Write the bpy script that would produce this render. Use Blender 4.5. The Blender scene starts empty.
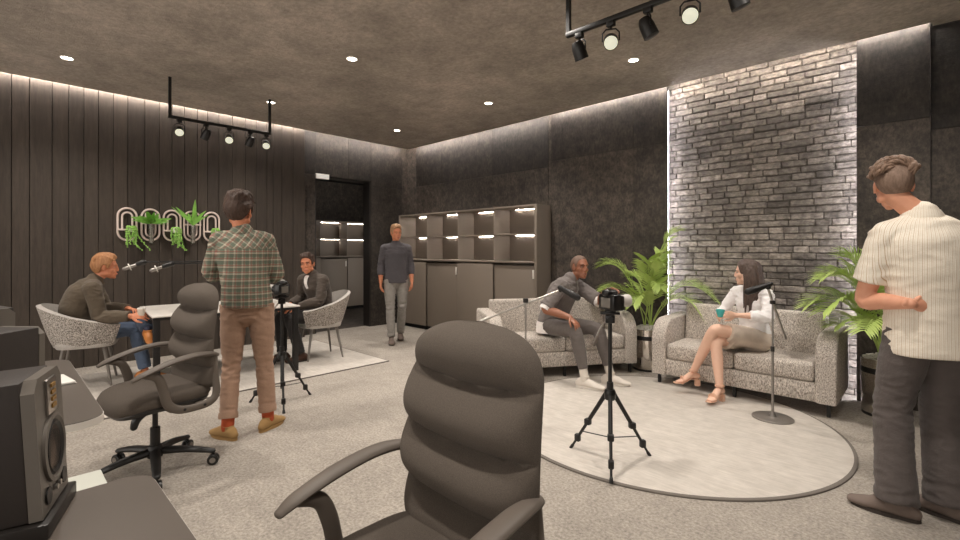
import bpy, bmesh, math, random
from mathutils import Vector, Matrix, noise
SC = bpy.context.scene
COL = SC.collection
V = Vector
PI = math.pi
def R(d): return math.radians(d)

# ------------------------------------------------------------------ materials
def lin(c):
    return tuple(((x/255)/12.92 if x/255 <= .04045 else ((x/255+.055)/1.055)**2.4) for x in c) + (1,)
def mat(name, col, rough=.6, metal=0, noise_=None, bump=None, emit=None, trans=0, sheen=0, spec=.5, tint=None):
    """noise_=(scale, colour2, contrast, stretch) mixes a second colour; bump=(scale, strength, stretch)."""
    m = bpy.data.materials.new(name); m.use_nodes = True
    n = m.node_tree.nodes; l = m.node_tree.links; b = n['Principled BSDF']
    b.inputs['Base Color'].default_value = lin(col)
    b.inputs['Roughness'].default_value = rough; b.inputs['Metallic'].default_value = metal
    b.inputs['Specular IOR Level'].default_value = spec
    if trans: b.inputs['Transmission Weight'].default_value = trans; b.inputs['IOR'].default_value = 1.3
    if sheen: b.inputs['Sheen Weight'].default_value = sheen
    tc = n.new('ShaderNodeTexCoord')
    def noi(scale, st, det=4):
        mp = n.new('ShaderNodeMapping'); mp.inputs['Scale'].default_value = st
        l.new(tc.outputs['Object'], mp.inputs['Vector'])
        t = n.new('ShaderNodeTexNoise'); t.inputs['Scale'].default_value = scale; t.inputs['Detail'].default_value = det
        t.inputs['Roughness'].default_value = .65
        l.new(mp.outputs[0], t.inputs['Vector']); return t
    if noise_:
        sc, c2, con, st = noise_
        t = noi(sc, st); r = n.new('ShaderNodeValToRGB')
        r.color_ramp.elements[0].position = .5-.5*con; r.color_ramp.elements[1].position = .5+.5*con
        r.color_ramp.elements[0].color = lin(col); r.color_ramp.elements[1].color = lin(c2)
        l.new(t.outputs['Fac'], r.inputs['Fac']); l.new(r.outputs['Color'], b.inputs['Base Color'])
        m['_c'] = 1
    if bump:
        t = noi(bump[0], bump[2] if len(bump) > 2 else (1,1,1), 6)
        bp = n.new('ShaderNodeBump'); bp.inputs['Strength'].default_value = bump[1]; bp.inputs['Distance'].default_value = .01
        l.new(t.outputs['Fac'], bp.inputs['Height']); l.new(bp.outputs[0], b.inputs['Normal'])
    if emit:
        b.inputs['Emission Color'].default_value = lin(emit[0]); b.inputs['Emission Strength'].default_value = emit[1]
    return m
def island_tone(m, lo, hi, extra=None):
    """vary each loose piece (plank, brick, panel) in tone; extra=(scale, stretch, lo, hi) multiplies a noise."""
    n = m.node_tree.nodes; l = m.node_tree.links; b = n['Principled BSDF']; tc = [x for x in n if x.type == 'TEX_COORD'][0]
    g = n.new('ShaderNodeNewGeometry'); mr = n.new('ShaderNodeMapRange')
    mr.inputs['To Min'].default_value = lo; mr.inputs['To Max'].default_value = hi
    l.new(g.outputs['Random Per Island'], mr.inputs['Value'])
    src = mr.outputs[0]
    if extra:
        for (sc, st, a, c, det) in extra:
            mp = n.new('ShaderNodeMapping'); mp.inputs['Scale'].default_value = st
            l.new(tc.outputs['Object'], mp.inputs['Vector'])
            t = n.new('ShaderNodeTexNoise'); t.inputs['Scale'].default_value = sc; t.inputs['Detail'].default_value = det; t.inputs['Roughness'].default_value = .7
            l.new(mp.outputs[0], t.inputs['Vector'])
            r2 = n.new('ShaderNodeMapRange'); r2.inputs['From Min'].default_value = .3; r2.inputs['From Max'].default_value = .7
            r2.inputs['To Min'].default_value = a; r2.inputs['To Max'].default_value = c
            l.new(t.outputs['Fac'], r2.inputs['Value'])
            mu = n.new('ShaderNodeMath'); mu.operation = 'MULTIPLY'; l.new(src, mu.inputs[0]); l.new(r2.outputs[0], mu.inputs[1]); src = mu.outputs[0]
    cb = n.new('ShaderNodeVectorMath'); cb.operation = 'SCALE'
    lk = b.inputs['Base Color'].links
    if lk: l.new(lk[0].from_socket, cb.inputs[0])
    else: cb.inputs[0].default_value = b.inputs['Base Color'].default_value[:3]
    l.new(src, cb.inputs['Scale']); l.new(cb.outputs[0], b.inputs['Base Color'])
    return m
def tweed(name, a, b_, sc=150, lo=.42, hi=.56, st=(1,1,.35)):
    m = mat(name, a, .95, noise_=(sc, b_, hi-lo, st), bump=(sc*1.3, .5, (1,1,1)))
    return m
M = {}
M['carpet'] = mat('carpet', (152,144,135), .98, noise_=(2.2, (186,177,166), .8, (1,1,1)), bump=(300, .7))
island_tone(M['carpet'], 1, 1, [(62,(1,1,1),.55,1.38,6), (12,(1,1,1),.88,1.1,6)])
M['ceiling'] = mat('concrete_ceiling', (160,149,138), .85, noise_=(3, (186,174,162), .8, (1,1,1)), bump=(70, .8))
island_tone(M['ceiling'], 1, 1, [(26,(1,1,1),.72,1.2,7), (6,(1,1,1),.9,1.1,5), (.9,(1,1,1),.72,1.2,3)])
M['plank'] = mat('dark_wood_planks', (54,46,40), .7, noise_=(4, (80,70,61), .7, (1,7,.7)), bump=(25, .25, (1,12,1)))
island_tone(M['plank'], .78, 1.15, [(12,(1,6,.8),.85,1.12,5)])
M['concrete'] = mat('dark_stone_panels', (27,24,22), .75, noise_=(9, (82,73,65), .6, (1,1,1)), bump=(40, .35))
island_tone(M['concrete'], .6, 1.25, [(38,(1,1,.6),.4,1.75,7), (1.6,(1,1,1),.65,1.25,4)])
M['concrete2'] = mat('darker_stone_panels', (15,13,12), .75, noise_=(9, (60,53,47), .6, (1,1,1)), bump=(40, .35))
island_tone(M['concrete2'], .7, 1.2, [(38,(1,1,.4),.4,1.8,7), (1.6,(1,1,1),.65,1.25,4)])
M['brick'] = mat('whitewashed_brick', (84,76,69), .9, noise_=(22, (178,168,157), .6, (1,1,1)), bump=(40, 1))
island_tone(M['brick'], .5, 1.1, [(34,(.5,1,1.4),.4,1.45,7), (1.3,(1,1,1.6),.55,1.3,3)])
M['mortar'] = mat('dark_mortar', (84,77,71), .95, bump=(60, .6))
M['led'] = mat('led_strip_white', (255,255,255), .5, emit=((255,246,238), 140))
M['led_brick'] = mat('led_strip_cool', (255,255,255), .5, emit=((248,246,255), 46))
M['led_cell'] = mat('led_strip_cell', (255,255,255), .5, emit=((255,246,238), 150))
M['led_dim'] = mat('led_strip_dim', (255,255,255), .5, emit=((255,246,238), 60))
M['lamp_disc'] = mat('downlight_lens', (255,255,255), .5, emit=((255,246,236), 9))
M['spot_lens'] = mat('frosted_spot_lens', (235,238,220), .4, emit=((235,238,215), .45))
M['rim'] = mat('white_rim', (225,220,212), .4)
M['black'] = mat('black_powder_metal', (22,20,19), .45, bump=(200, .05))
M['blackgloss'] = mat('black_plastic', (20,19,19), .28)
M['chrome'] = mat('polished_chrome', (225,220,214), .16, 1)
M['steel'] = mat('brushed_steel', (190,185,180), .3, 1)
M['satin'] = mat('satin_grey_metal', (150,145,140), .35, .7)
M['cab'] = mat('grey_cabinet_laminate', (126,115,104), .55, bump=(120, .03))
M['cabin'] = mat('grey_cabinet_inside', (132,121,110), .6)
M['sofa'] = tweed('tweed_upholstery', (124,114,105), (234,225,215), 150, .36, .64, (1,1,.45))
M['chairfab'] = tweed('speckled_chair_fabric', (98,91,85), (214,206,198), 100, .40, .60, (1,1,1))
M['chairlight'] = tweed('pale_chair_lining', (166,160,154), (202,196,190), 150, .3, .7, (1,1,1))
M['chairleg'] = mat('grey_painted_wood', (122,116,110), .5, bump=(60,.1))
M['office'] = mat('charcoal_wool_fabric', (72,64,57), .95, noise_=(420, (106,96,87), .5, (1,1,1)), bump=(500, .55))
M['armplastic'] = mat('grey_plastic', (98,89,81), .55, bump=(300,.05))
M['darkplastic'] = mat('dark_grey_plastic', (40,37,35), .4)
M['desk'] = mat('taupe_desk_laminate', (92,84,77), .38, bump=(200, .02))
M['deskedge'] = mat('white_edge', (222,216,208), .4)
M['white'] = mat('white_laminate', (214,216,206), .4)
M['paper'] = mat('paper', (232,230,224), .7)
M['tabletop'] = mat('pale_stone_tabletop', (208,202,195), .35, noise_=(6, (228,223,216), .7, (1,3,1)))
M['rug'] = mat('pale_woven_rug', (186,178,169), .98, noise_=(9, (214,207,198), .8, (1,1,1)), bump=(260, .5))
island_tone(M['rug'], 1, 1, [(50,(.15,1,1),.86,1.08,4)])
M['rugedge'] = mat('grey_rug_binding', (112,105,98), .95, bump=(200, .4))
M['leaf'] = mat('palm_leaf_green', (148,176,78), .45, noise_=(5, (198,216,130), .7, (1,1,1)))
M['leaf2'] = mat('fresh_leaf_green', (112,172,64), .4, noise_=(20, (150,204,98), .7, (1,1,1)))
M['leaf3'] = mat('pearl_leaf_green', (124,184,72), .4, noise_=(40, (178,222,118), .7, (1,1,1)))
M['pebble'] = mat('white_pebbles', (215,210,203), .7, bump=(60, 1))
M['pinkframe'] = mat('blush_powder_metal', (226,208,200), .4)
M['glass'] = mat('clear_glass', (235,232,226), .05, trans=.9)
M['glassdark'] = mat('smoked_glass', (60,56,52), .06, trans=.6)
M['speakerbox'] = mat('dark_speaker_cabinet', (52,46,43), .55, bump=(180,.1))
M['speakerfront'] = mat('grey_speaker_baffle', (112,106,99), .4, .2)
M['cone'] = mat('speaker_cone', (116,98,84), .35, .3)
M['gold'] = mat('folded_ribbon_gold', (190,150,84), .35, .8)
M['shadowgap'] = mat('black_recess', (9,8,8), .9)
M['skin'] = mat('skin_fair', (226,168,138), .5, noise_=(30, (214,150,122), .8, (1,1,1)))
M['skintan'] = mat('skin_tanned', (212,140,104), .5, noise_=(30, (198,124,90), .8, (1,1,1)))
M['skinpale'] = mat('skin_pale', (236,196,172), .5, noise_=(30, (228,182,158), .8, (1,1,1)))
M['skindark'] = mat('skin_brown', (164,108,82), .42, noise_=(30, (142,92,68), .8, (1,1,1)))
M['eyewhite'] = mat('eye_white', (196,186,176), .4)
M['iris'] = mat('iris_dark', (34,24,18), .2)
M['lip'] = mat('lip', (176,98,86), .45)
M['lipdark'] = mat('lip_brown', (120,66,58), .45)
M['nail'] = mat('nail', (232,190,176), .3)
def hairm(n, a, b): return mat(n, a, .55, noise_=(70, b, .5, (1,1,.3)), bump=(110, .9, (1,1,.25)))
M['hairbrown'] = hairm('hair_ash_brown', (88,66,52), (156,128,108))
M['hairfade'] = hairm('hair_short_fade', (112,90,76), (150,126,110))
M['hairdark'] = hairm('hair_dark_brown', (50,34,26), (82,58,44))
M['hairginger'] = hairm('hair_ginger', (150,98,60), (196,142,96))
M['hairsandy'] = hairm('hair_sandy', (150,110,76), (190,150,112))
M['hairblack'] = mat('hair_cropped', (104,78,64), .6, noise_=(160, (128,104,90), .5, (1,1,1)))
M['hairlong'] = hairm('hair_long_brown', (62,48,42), (104,86,77))
def cloth(n, c, c2=None, b=.35): return mat(n, c, .9, noise_=(25, c2 or tuple(min(255, int(x*1.14)) for x in c), .8, (1,1,1)), bump=(90, b), sheen=.1)
M['trouser_grey'] = cloth('charcoal_trouser_cloth', (80,73,71))
M['chino'] = cloth('brown_chino_cloth', (152,122,102))
M['denim'] = cloth('blue_denim', (70,82,102))
M['denimpale'] = cloth('faded_grey_jeans', (128,122,116), (160,156,150))
M['blackjean'] = cloth('black_jeans', (38,35,34))
M['oatpants'] = cloth('pale_grey_chino', (160,152,142))
M['slate'] = cloth('slate_shirt_cloth', (76,72,76))
M['jacketbrown'] = cloth('olive_brown_blazer', (84,73,60))
M['jacketdark'] = cloth('dark_taupe_jacket', (70,61,54))
M['greytee'] = cloth('grey_jersey', (108,101,98))
M['greyjog'] = cloth('grey_jogger', (92,85,81))
M['whitecloth'] = cloth('white_cotton', (226,220,216))
M['blouse'] = cloth('white_blouse', (232,225,224))
M['skirt'] = cloth('beige_skirt', (186,172,158))
M['shoebrown'] = mat('brown_boot_leather', (74,46,32), .5)
M['shoetan'] = mat('tan_suede', (160,126,78), .8, bump=(200,.3))
M['shoetaupe'] = mat('taupe_suede', (112,98,90), .8, bump=(200,.3))
M['shoecanvas'] = mat('canvas_sneaker', (128,112,94), .8)
M['shoewhite'] = mat('cream_knit', (222,214,204), .8, bump=(200,.3))
M['shoeorange'] = mat('orange_tan_leather', (190,120,60), .5)
M['sole'] = mat('dark_sole', (52,44,38), .7)
M['solewhite'] = mat('white_sole', (220,214,206), .6)
M['sockrust'] = mat('rust_sock', (176,78,42), .9)
M['socknavy'] = mat('navy_sock', (60,64,84), .9)
M['sandal'] = mat('nude_sandal', (222,178,152), .4)
M['teal'] = mat('teal_glaze', (72,190,188), .3)
M['beigecup'] = mat('cream_cup', (206,194,180), .5)
M['strapdark'] = mat('dark_belt', (40,34,30), .5)
M['lcd'] = mat('camera_screen', (120,116,110), .15)
M['lensgrey'] = mat('grey_lens_barrel', (190,184,178), .4)
M['signwhite'] = mat('white_sign_face', (225,222,216), .5, emit=((240,238,230), .35))
def plaid():
    m = mat('plaid_cotton', (120,112,98), .9, bump=(90, .3)); n = m.node_tree.nodes; l = m.node_tree.links; b = n['Principled BSDF']
    tc = n.new('ShaderNodeTexCoord'); sp = n.new('ShaderNodeSeparateXYZ'); l.new(tc.outputs['Object'], sp.inputs[0])
    def mt(op, a, b_=None, c=None):
        x = n.new('ShaderNodeMath'); x.operation = op
        for i, v in enumerate((a, b_, c)):
            if v is None: continue
            if isinstance(v, (int, float)): x.inputs[i].default_value = v
            else: l.new(v, x.inputs[i])
        return x.outputs[0]
    # above the yoke the cloth is cut on the bias
    yoke = mt('GREATER_THAN', sp.outputs['Z'], 1.36)
    xx = mt('ADD', sp.outputs['X'], mt('MULTIPLY', sp.outputs['Y'], .5))
    def mixv(f, a, c): return mt('ADD', mt('MULTIPLY', a, mt('SUBTRACT', 1, f)), mt('MULTIPLY', c, f))
    u = mixv(yoke, xx, mt('MULTIPLY', mt('ADD', xx, sp.outputs['Z']), .72))
    v = mixv(yoke, sp.outputs['Z'], mt('MULTIPLY', mt('SUBTRACT', xx, sp.outputs['Z']), .72))
    def band(s, per, ph, w):
        f = mt('FRACT', mt('ADD', mt('DIVIDE', s, per), ph))
        return mt('LESS_THAN', f, w)
    src = None
    base = lin((128,124,108))
    cur = None
    def over(cur, fac, col, k=.55):
        mx = n.new('ShaderNodeMix'); mx.data_type = 'RGBA'
        l.new(mt('MULTIPLY', fac, k), mx.inputs[0])
        if cur is None: mx.inputs[6].default_value = base
        else: l.new(cur, mx.inputs[6])
        mx.inputs[7].default_value = lin(col); return mx.outputs[2]
    for s in (u, v):
        cur = over(cur, band(s, .050, 0, .42), (66,88,74), .42)
        cur = over(cur, band(s, .050, .55, .16), (206,194,174), .38)
        cur = over(cur, band(s, .050, .28, .12), (150,76,70), .5)
    l.new(cur, b.inputs['Base Color']); return m
M['plaid'] = plaid()
def striped():
    m = mat('striped_cream_shirt', (232,222,204), .85, bump=(90, .25)); n = m.node_tree.nodes; l = m.node_tree.links; b = n['Principled BSDF']
    tc = n.new('ShaderNodeTexCoord'); sp = n.new('ShaderNodeSeparateXYZ'); l.new(tc.outputs['Object'], sp.inputs[0])
    at = n.new('ShaderNodeMath'); at.operation = 'ARCTAN2'
    ad = n.new('ShaderNodeMath'); ad.operation = 'ADD'; ad.inputs[1].default_value = -.06
    l.new(sp.outputs['Y'], ad.inputs[0]); l.new(ad.outputs[0], at.inputs[0]); l.new(sp.outputs['X'], at.inputs[1])
    mu = n.new('ShaderNodeMath'); mu.operation = 'MULTIPLY'; mu.inputs[1].default_value = 15; l.new(at.outputs[0], mu.inputs[0])
    fr = n.new('ShaderNodeMath'); fr.operation = 'FRACT'; l.new(mu.outputs[0], fr.inputs[0])
    r = n.new('ShaderNodeValToRGB'); r.color_ramp.interpolation = 'CONSTANT'
    for p, c in ((0,(236,228,214)), (.22,(200,176,142)), (.34,(240,232,220)), (.62,(214,198,172)), (.7,(236,228,214))):
        e = r.color_ramp.elements[0] if p == 0 else r.color_ramp.elements.new(p)
        e.position = p; e.color = lin(c)
    r.color_ramp.elements[-1].position = 1; r.color_ramp.elements[-1].color = lin((236,228,214))
    l.new(fr.outputs[0], r.inputs['Fac']); l.new(r.outputs['Color'], b.inputs['Base Color']); return m
M['stripe'] = striped()

# ------------------------------------------------------------------ mesh builder
class MB:
    def __init__(s): s.b = bmesh.new(); s.T = Matrix.Identity(4); s.mi = 0
    def _v(s, p): return s.b.verts.new(s.T @ V(p))
    def _f(s, vs):
        try: f = s.b.faces.new(vs); f.material_index = s.mi; f.smooth = True; return f
        except ValueError: return None
    def box(s, c, size, rz=0, bev=0, seg=2, rot=None):
        t = bmesh.new(); bmesh.ops.create_cube(t, size=1)
        for v in t.verts: v.co = V((v.co.x*size[0], v.co.y*size[1], v.co.z*size[2]))
        if bev: bmesh.ops.bevel(t, geom=t.edges[:]+t.verts[:], offset=min(bev, min(size)*.49), segments=seg, profile=.5, affect='EDGES')
        m = Matrix.Translation(V(c)) @ (rot.to_4x4() if rot else Matrix.Rotation(rz, 4, 'Z'))
        return s.take(t, m)
    def take(s, t, m=Matrix.Identity(4)):
        mp = {}
        for v in t.verts: mp[v] = s._v(m @ v.co)
        for f in t.faces: s._f([mp[v] for v in f.verts])
        t.free(); return s
    def ring(s, c, a, b, n): return [s._v(c + a*math.cos(2*PI*i/n) + b*math.sin(2*PI*i/n)) for i in range(n)]
    def rings(s, rs, c0=None, c1=None):
        n = len(rs[0])
        for A, B in zip(rs, rs[1:]):
            for i in range(n): s._f((A[i], A[(i+1)%n], B[(i+1)%n], B[i]))
        for r, c, fl in ((rs[0], c0, 1), (rs[-1], c1, 0)):
            if c is None: s._f(r[::-1] if fl else r)
            else:
                v = s._v(c)
                for i in range(n): s._f((v, r[(i+1)%n], r[i]) if fl else (v, r[i], r[(i+1)%n]))
        return s
    def loft(s, pts, rad, side=(1,0,0), n=16, sub=5, cap=True, flat=False, sides=None, power=1):
        """tube through pts (smooth); rad = list of r or (a,b); side = direction of 'a'"""
        P = [V(p) for p in pts]; Q = [(r, r) if isinstance(r, (int, float)) else r for r in rad]
        S = [V(x) for x in sides] if sides else [V(side)]*len(P)
        def cr(L, i, t, f):
            p0 = L[max(i-1, 0)]; p1 = L[i]; p2 = L[i+1]; p3 = L[min(i+2, len(L)-1)]
            return f(p0, p1, p2, p3, t)
        cub = lambda a, b, c, d, t: .5*((2*b) + (c-a)*t + (2*a-5*b+4*c-d)*t*t + (3*b-a-3*c+d)*t**3)
        C, A, B, SS = [], [], [], []
        for i in range(len(P)-1):
            for k in range(sub):
                t = k/sub; C.append(cub(*[P[j] for j in (max(i-1,0), i, i+1, min(i+2,len(P)-1))], t) if sub > 1 else P[i].copy())
                u = t*t*(3-2*t)
                A.append(Q[i][0]*(1-u)+Q[i+1][0]*u); B.append(Q[i][1]*(1-u)+Q[i+1][1]*u); SS.append(S[i].lerp(S[i+1], t))
        C.append(P[-1].copy()); A.append(Q[-1][0]); B.append(Q[-1][1]); SS.append(S[-1])
        rs = []; N = len(C)
        fr = []
        for i in range(N):
            d = (C[min(i+1, N-1)]-C[max(i-1, 0)]).normalized()
            a = SS[i] - d*SS[i].dot(d)
            if a.length < 1e-3: a = d.orthogonal()
            a.normalize(); fr.append((d, a, d.cross(a)))
        def add(c, i, k):
            d, a, b = fr[i]; rs.append(s.ring(c, a*A[i]*k, b*B[i]*k, n))
        if cap:
            m = min(A[0], B[0])
            for (o, k) in ((.85,.5), (.5,.85)): add(C[0]-fr[0][0]*m*o, 0, k)
        for i in range(N): add(C[i], i, 1)
        c0 = c1 = None
        if cap:
            m2 = min(A[-1], B[-1])
            for (o, k) in ((.5,.85), (.85,.5)): add(C[-1]+fr[-1][0]*m2*o, N-1, k)
            c0 = C[0]-fr[0][0]*m; c1 = C[-1]+fr[-1][0]*m2
        return s.rings(rs, c0, c1)
    def tube(s, pts, r, n=10, sub=1): return s.loft(pts, [r]*len(pts) if isinstance(r, (int, float)) else r, n=n, sub=sub, cap=False)
    def cyl(s, p, q, r, r2=None, n=24): return s.loft([p, q], [r, r if r2 is None else r2], n=n, sub=1, cap=False)
    def ell(s, c, r, rot=None, u=20, w=12):
        t = bmesh.new(); bmesh.ops.create_uvsphere(t, u_segments=u, v_segments=w, radius=1)
        m = Matrix.Translation(V(c)) @ (rot.to_4x4() if rot else Matrix.Identity(4)) @ Matrix.Diagonal((r[0], r[1], r[2], 1))
        return s.take(t, m)
    def lathe(s, prof, c=(0,0,0), n=32, axis=None):
        m = axis.to_4x4() if axis else Matrix.Identity(4); c = V(c); rs = []
        for r, z in prof: rs.append([s._v(c + m @ V((max(r, 1e-4)*math.cos(2*PI*i/n), max(r, 1e-4)*math.sin(2*PI*i/n), z))) for i in range(n)])
        return s.rings(rs)
    def prism(s, out, a, b, f):
        """outline list of 2d, extruded from a to b with f(u,v,w)->xyz"""
        A = [s._v(f(u, v, a)) for u, v in out]; B = [s._v(f(u, v, b)) for u, v in out]; n = len(out)
        s._f(A[::-1]); s._f(B)
        for i in range(n): s._f((A[i], A[(i+1)%n], B[(i+1)%n], B[i]))
        return s
    def build(s, name, m, parent=None, bevel=0, flat=False, sharp=40):
        bmesh.ops.recalc_face_normals(s.b, faces=s.b.faces[:])
        me = bpy.data.meshes.new(name); s.b.to_mesh(me); s.b.free()
        for x in (m if isinstance(m, (list, tuple)) else [m]): me.materials.append(M[x] if isinstance(x, str) else x)
        o = bpy.data.objects.new(name, me); COL.objects.link(o)
        if parent: o.parent = parent
        if flat:
            for p in me.polygons: p.use_smooth = False
        else:
            try: me.set_sharp_from_angle(angle=R(sharp))
            except Exception: pass
        return o
def remesh(o, vox, smooth=3, fac=.5, disp=None):
    """fuse the overlapping closed pieces of o into one skin"""
    m = o.modifiers.new('r', 'REMESH'); m.mode = 'VOXEL'; m.voxel_size = vox; m.use_smooth_shade = True
    if smooth:
        s = o.modifiers.new('s', 'SMOOTH'); s.iterations = smooth; s.factor = fac
    dg = bpy.context.evaluated_depsgraph_get(); dg.update()
    me = bpy.data.meshes.new_from_object(o.evaluated_get(dg)); o.modifiers.clear()
    mats = list(o.data.materials); o.data = me; me.materials.clear()
    for x in mats: me.materials.append(x)
    if disp:
        co = [v.co + v.normal*disp(v.co, v.normal) for v in me.vertices]
        for v, c in zip(me.vertices, co): v.co = c
    for p in me.polygons: p.use_smooth = True; p.material_index = 0
    return o
def merge_into(o, others):
    """append meshes to o as one mesh object (keeps materials)"""
    b = bmesh.new(); b.from_mesh(o.data)
    for x in others:
        base = len(o.data.materials)
        for m in x.data.materials: o.data.materials.append(m)
        n0 = len(b.faces); b.from_mesh(x.data); b.faces.ensure_lookup_table()
        for f in b.faces[n0:]: f.material_index += base
        bpy.data.objects.remove(x)
    b.to_mesh(o.data); b.free(); return o
def tag(o, label=None, cat=None, group=None, kind=None):
    for k, v in (('label', label), ('category', cat), ('group', group), ('kind', kind)):
        if v: o[k] = v
    return o
def thing(name, label, cat, loc=(0,0,0), rz=0, group=None):
    e = bpy.data.objects.new(name, None); COL.objects.link(e); e.location = loc; e.rotation_euler.z = rz
    e.empty_display_size = .1
    return tag(e, label, cat, group)
def kids(o): return [c for c in bpy.data.objects if c.parent == o]
def dup(o, parent=None, loc=None, rz=None, label=None):
    ch = kids(o); c = o.copy(); COL.objects.link(c); c.parent = parent
    if loc is not None: c.location = loc
    if rz is not None: c.rotation_euler.z = rz
    if label: c['label'] = label
    for k in ch: dup(k, c)
    return c
def struct(mb, name, m, **k): return tag(mb.build(name, m, **k), kind='structure')

# ------------------------------------------------------------------ room
CZ = 3.20
m = MB(); m.box((-2.6, 1.6, -.05), (9.4, 9.0, .1)); struct(m, 'floor', 'carpet', flat=True)
m = MB(); m.box((-2.43, 1.13, CZ+.06), (9.08, 8.34, .12)); struct(m, 'ceiling', 'ceiling', flat=True)
m = MB(); m.box((-2.6, 1.6, CZ+.42), (9.4, 9.0, .06)); struct(m, 'ceiling_slab', 'ceiling', flat=True)
# left wall in vertical planks
rnd = random.Random(3)
ys = [.12,.26,.44,.58,.71,.84,.98,1.12,1.29,1.44,1.58,1.72,1.87,1.99,2.13,2.30,2.47,2.62,2.77,2.86,2.99,3.16,3.35]
while ys[0] > -2.8: ys.insert(0, ys[0]-rnd.choice((.13,.15,.17)))
m = MB()
for a, b in zip(ys, ys[1:]):
    m.box((-7.05+rnd.uniform(-.003,.003), (a+b)/2, (CZ+.36)/2), (.03, b-a-.005, CZ+.36), bev=.003, seg=1)
struct(m, 'wall_left', 'plank', flat=True)
m = MB(); m.box((-7.14, .27, 1.8), (.14, 6.16, 3.6)); struct(m, 'wall_left_backing', 'shadowgap', flat=True)
# recessed stone wall with the doorway
DY0, DY1, DZ = 3.58, 4.62, 2.56
def panels(m, ylist, zlist, xf, th=.03, gap=.004, ax='y'):
    for a, b in zip(ylist, ylist[1:]):
        for c, d in zip(zlist, zlist[1:]):
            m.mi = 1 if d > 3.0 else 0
            if ax == 'y': m.box((xf-th/2, (a+b)/2, (c+d)/2), (th, b-a-gap, d-c-gap))
            else: m.box(((a+b)/2, xf+th/2, (c+d)/2), (b-a-gap, th, d-c-gap))
m = MB()
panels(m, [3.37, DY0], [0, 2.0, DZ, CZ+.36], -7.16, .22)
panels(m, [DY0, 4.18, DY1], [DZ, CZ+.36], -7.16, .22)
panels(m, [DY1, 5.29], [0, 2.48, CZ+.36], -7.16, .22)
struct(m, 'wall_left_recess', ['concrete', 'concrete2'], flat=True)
m = MB(); m.box((-7.07, 5.47, 1.8), (.28, .08, 3.6)); m.box((-7.3, 5.41, 1.8), (.2, .22, 3.6)); struct(m, 'wall_corner', 'concrete', flat=True)
# back wall
m = MB()
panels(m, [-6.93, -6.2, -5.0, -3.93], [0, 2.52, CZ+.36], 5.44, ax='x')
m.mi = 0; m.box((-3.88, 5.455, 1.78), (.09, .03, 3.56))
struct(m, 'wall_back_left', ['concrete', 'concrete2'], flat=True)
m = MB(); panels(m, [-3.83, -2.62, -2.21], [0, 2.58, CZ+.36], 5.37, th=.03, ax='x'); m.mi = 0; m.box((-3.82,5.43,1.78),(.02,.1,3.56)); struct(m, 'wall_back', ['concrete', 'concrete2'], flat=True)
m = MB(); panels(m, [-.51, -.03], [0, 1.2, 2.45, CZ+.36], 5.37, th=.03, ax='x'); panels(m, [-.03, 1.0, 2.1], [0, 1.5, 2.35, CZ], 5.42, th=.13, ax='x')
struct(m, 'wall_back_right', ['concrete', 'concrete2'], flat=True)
m = MB(); m.box((-2.43, 5.68, 1.8), (9.7, .1, 3.6)); struct(m, 'wall_back_backing', 'mortar', flat=True)
# brick feature
m = MB(); rnd = random.Random(8); m.mi = 0
row = 0; z = .0
while z < CZ+.3:
    x = -2.42 - (.12 if row % 2 else 0) - rnd.uniform(0, .04); h = .066
    while x < -.32:
        w = rnd.choice((.20,.24,.27,.22,.13))
        a, b = max(x, -2.40), min(x+w, -.34)
        if b-a > .02: m.box(((a+b)/2, 5.572-rnd.uniform(0,.016), z+h/2+rnd.uniform(-.002,.002)), (b-a-.006, .06, h-.006+rnd.uniform(-.005,.002)), bev=.006, seg=1, rz=rnd.uniform(-.012,.012))
        x += w
    z += h; row += 1
m.mi = 1; m.box((-1.37, 5.583, 1.77), (2.1, .06, 3.54))
struct(m, 'wall_brick', ['brick', 'mortar'], flat=True)
# LED strips: coves and brick reveals
def led(n, c, s, mt='led'):
    m = MB(); m.box(c, s); return struct(m, n, mt, flat=True)
led('trim_cove_left', (-6.976, .27, CZ+.05), (.008, 6.1, .016)); 
led('trim_cove_recess', (-6.976, 4.33, CZ+.05), (.008, 1.85, .016))
led('trim_cove_back_left', (-5.4, 5.306, CZ+.05), (3.0, .008, .016)); led('trim_cove_back', (-3.0, 5.306, CZ+.05), (1.6, .008, .016))
led('trim_cove_brick', (-1.37, 5.306, CZ+.05), (1.68, .008, .007)); led('trim_cove_right', (-.27, 5.306, CZ+.05), (.46, .008, .016))
led('trim_reveal_left', (-2.226, 5.415, CZ/2), (.014, .012, CZ-.02), 'led_brick'); led('trim_reveal_right', (-.494, 5.415, CZ/2), (.014, .012, CZ-.02), 'led_brick')
m = MB(); m.box((1.03, 5.36, CZ+.2), (2.1, .1, .39)); struct(m, 'trim_soffit_right', 'ceiling', flat=True)
m = MB(); m.box((2.14,1.3,1.8), (.08,8.6,3.6)); struct(m, 'wall_right', 'concrete', flat=True)
m = MB(); m.box((-2.6,-2.94,.15), (9.3,.08,.3)); m.box((-2.6,-2.94,3.25), (9.3,.08,.7)); struct(m, 'wall_rear', 'concrete', flat=True)
for k in range(3):  # made-up window frames in the unseen rear wall, added to let daylight in
    x = -7.0+3.05*k; m = MB()
    for dx in (.03, 1.52, 3.02): m.box((x+dx, -2.94, 1.6), (.06, .06, 2.6))
    for z in (.33, 2.87): m.box((x+1.52, -2.94, z), (3.05, .06, .06))
    struct(m, 'window_added_%d' % (k+1), 'black', flat=True)
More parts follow.
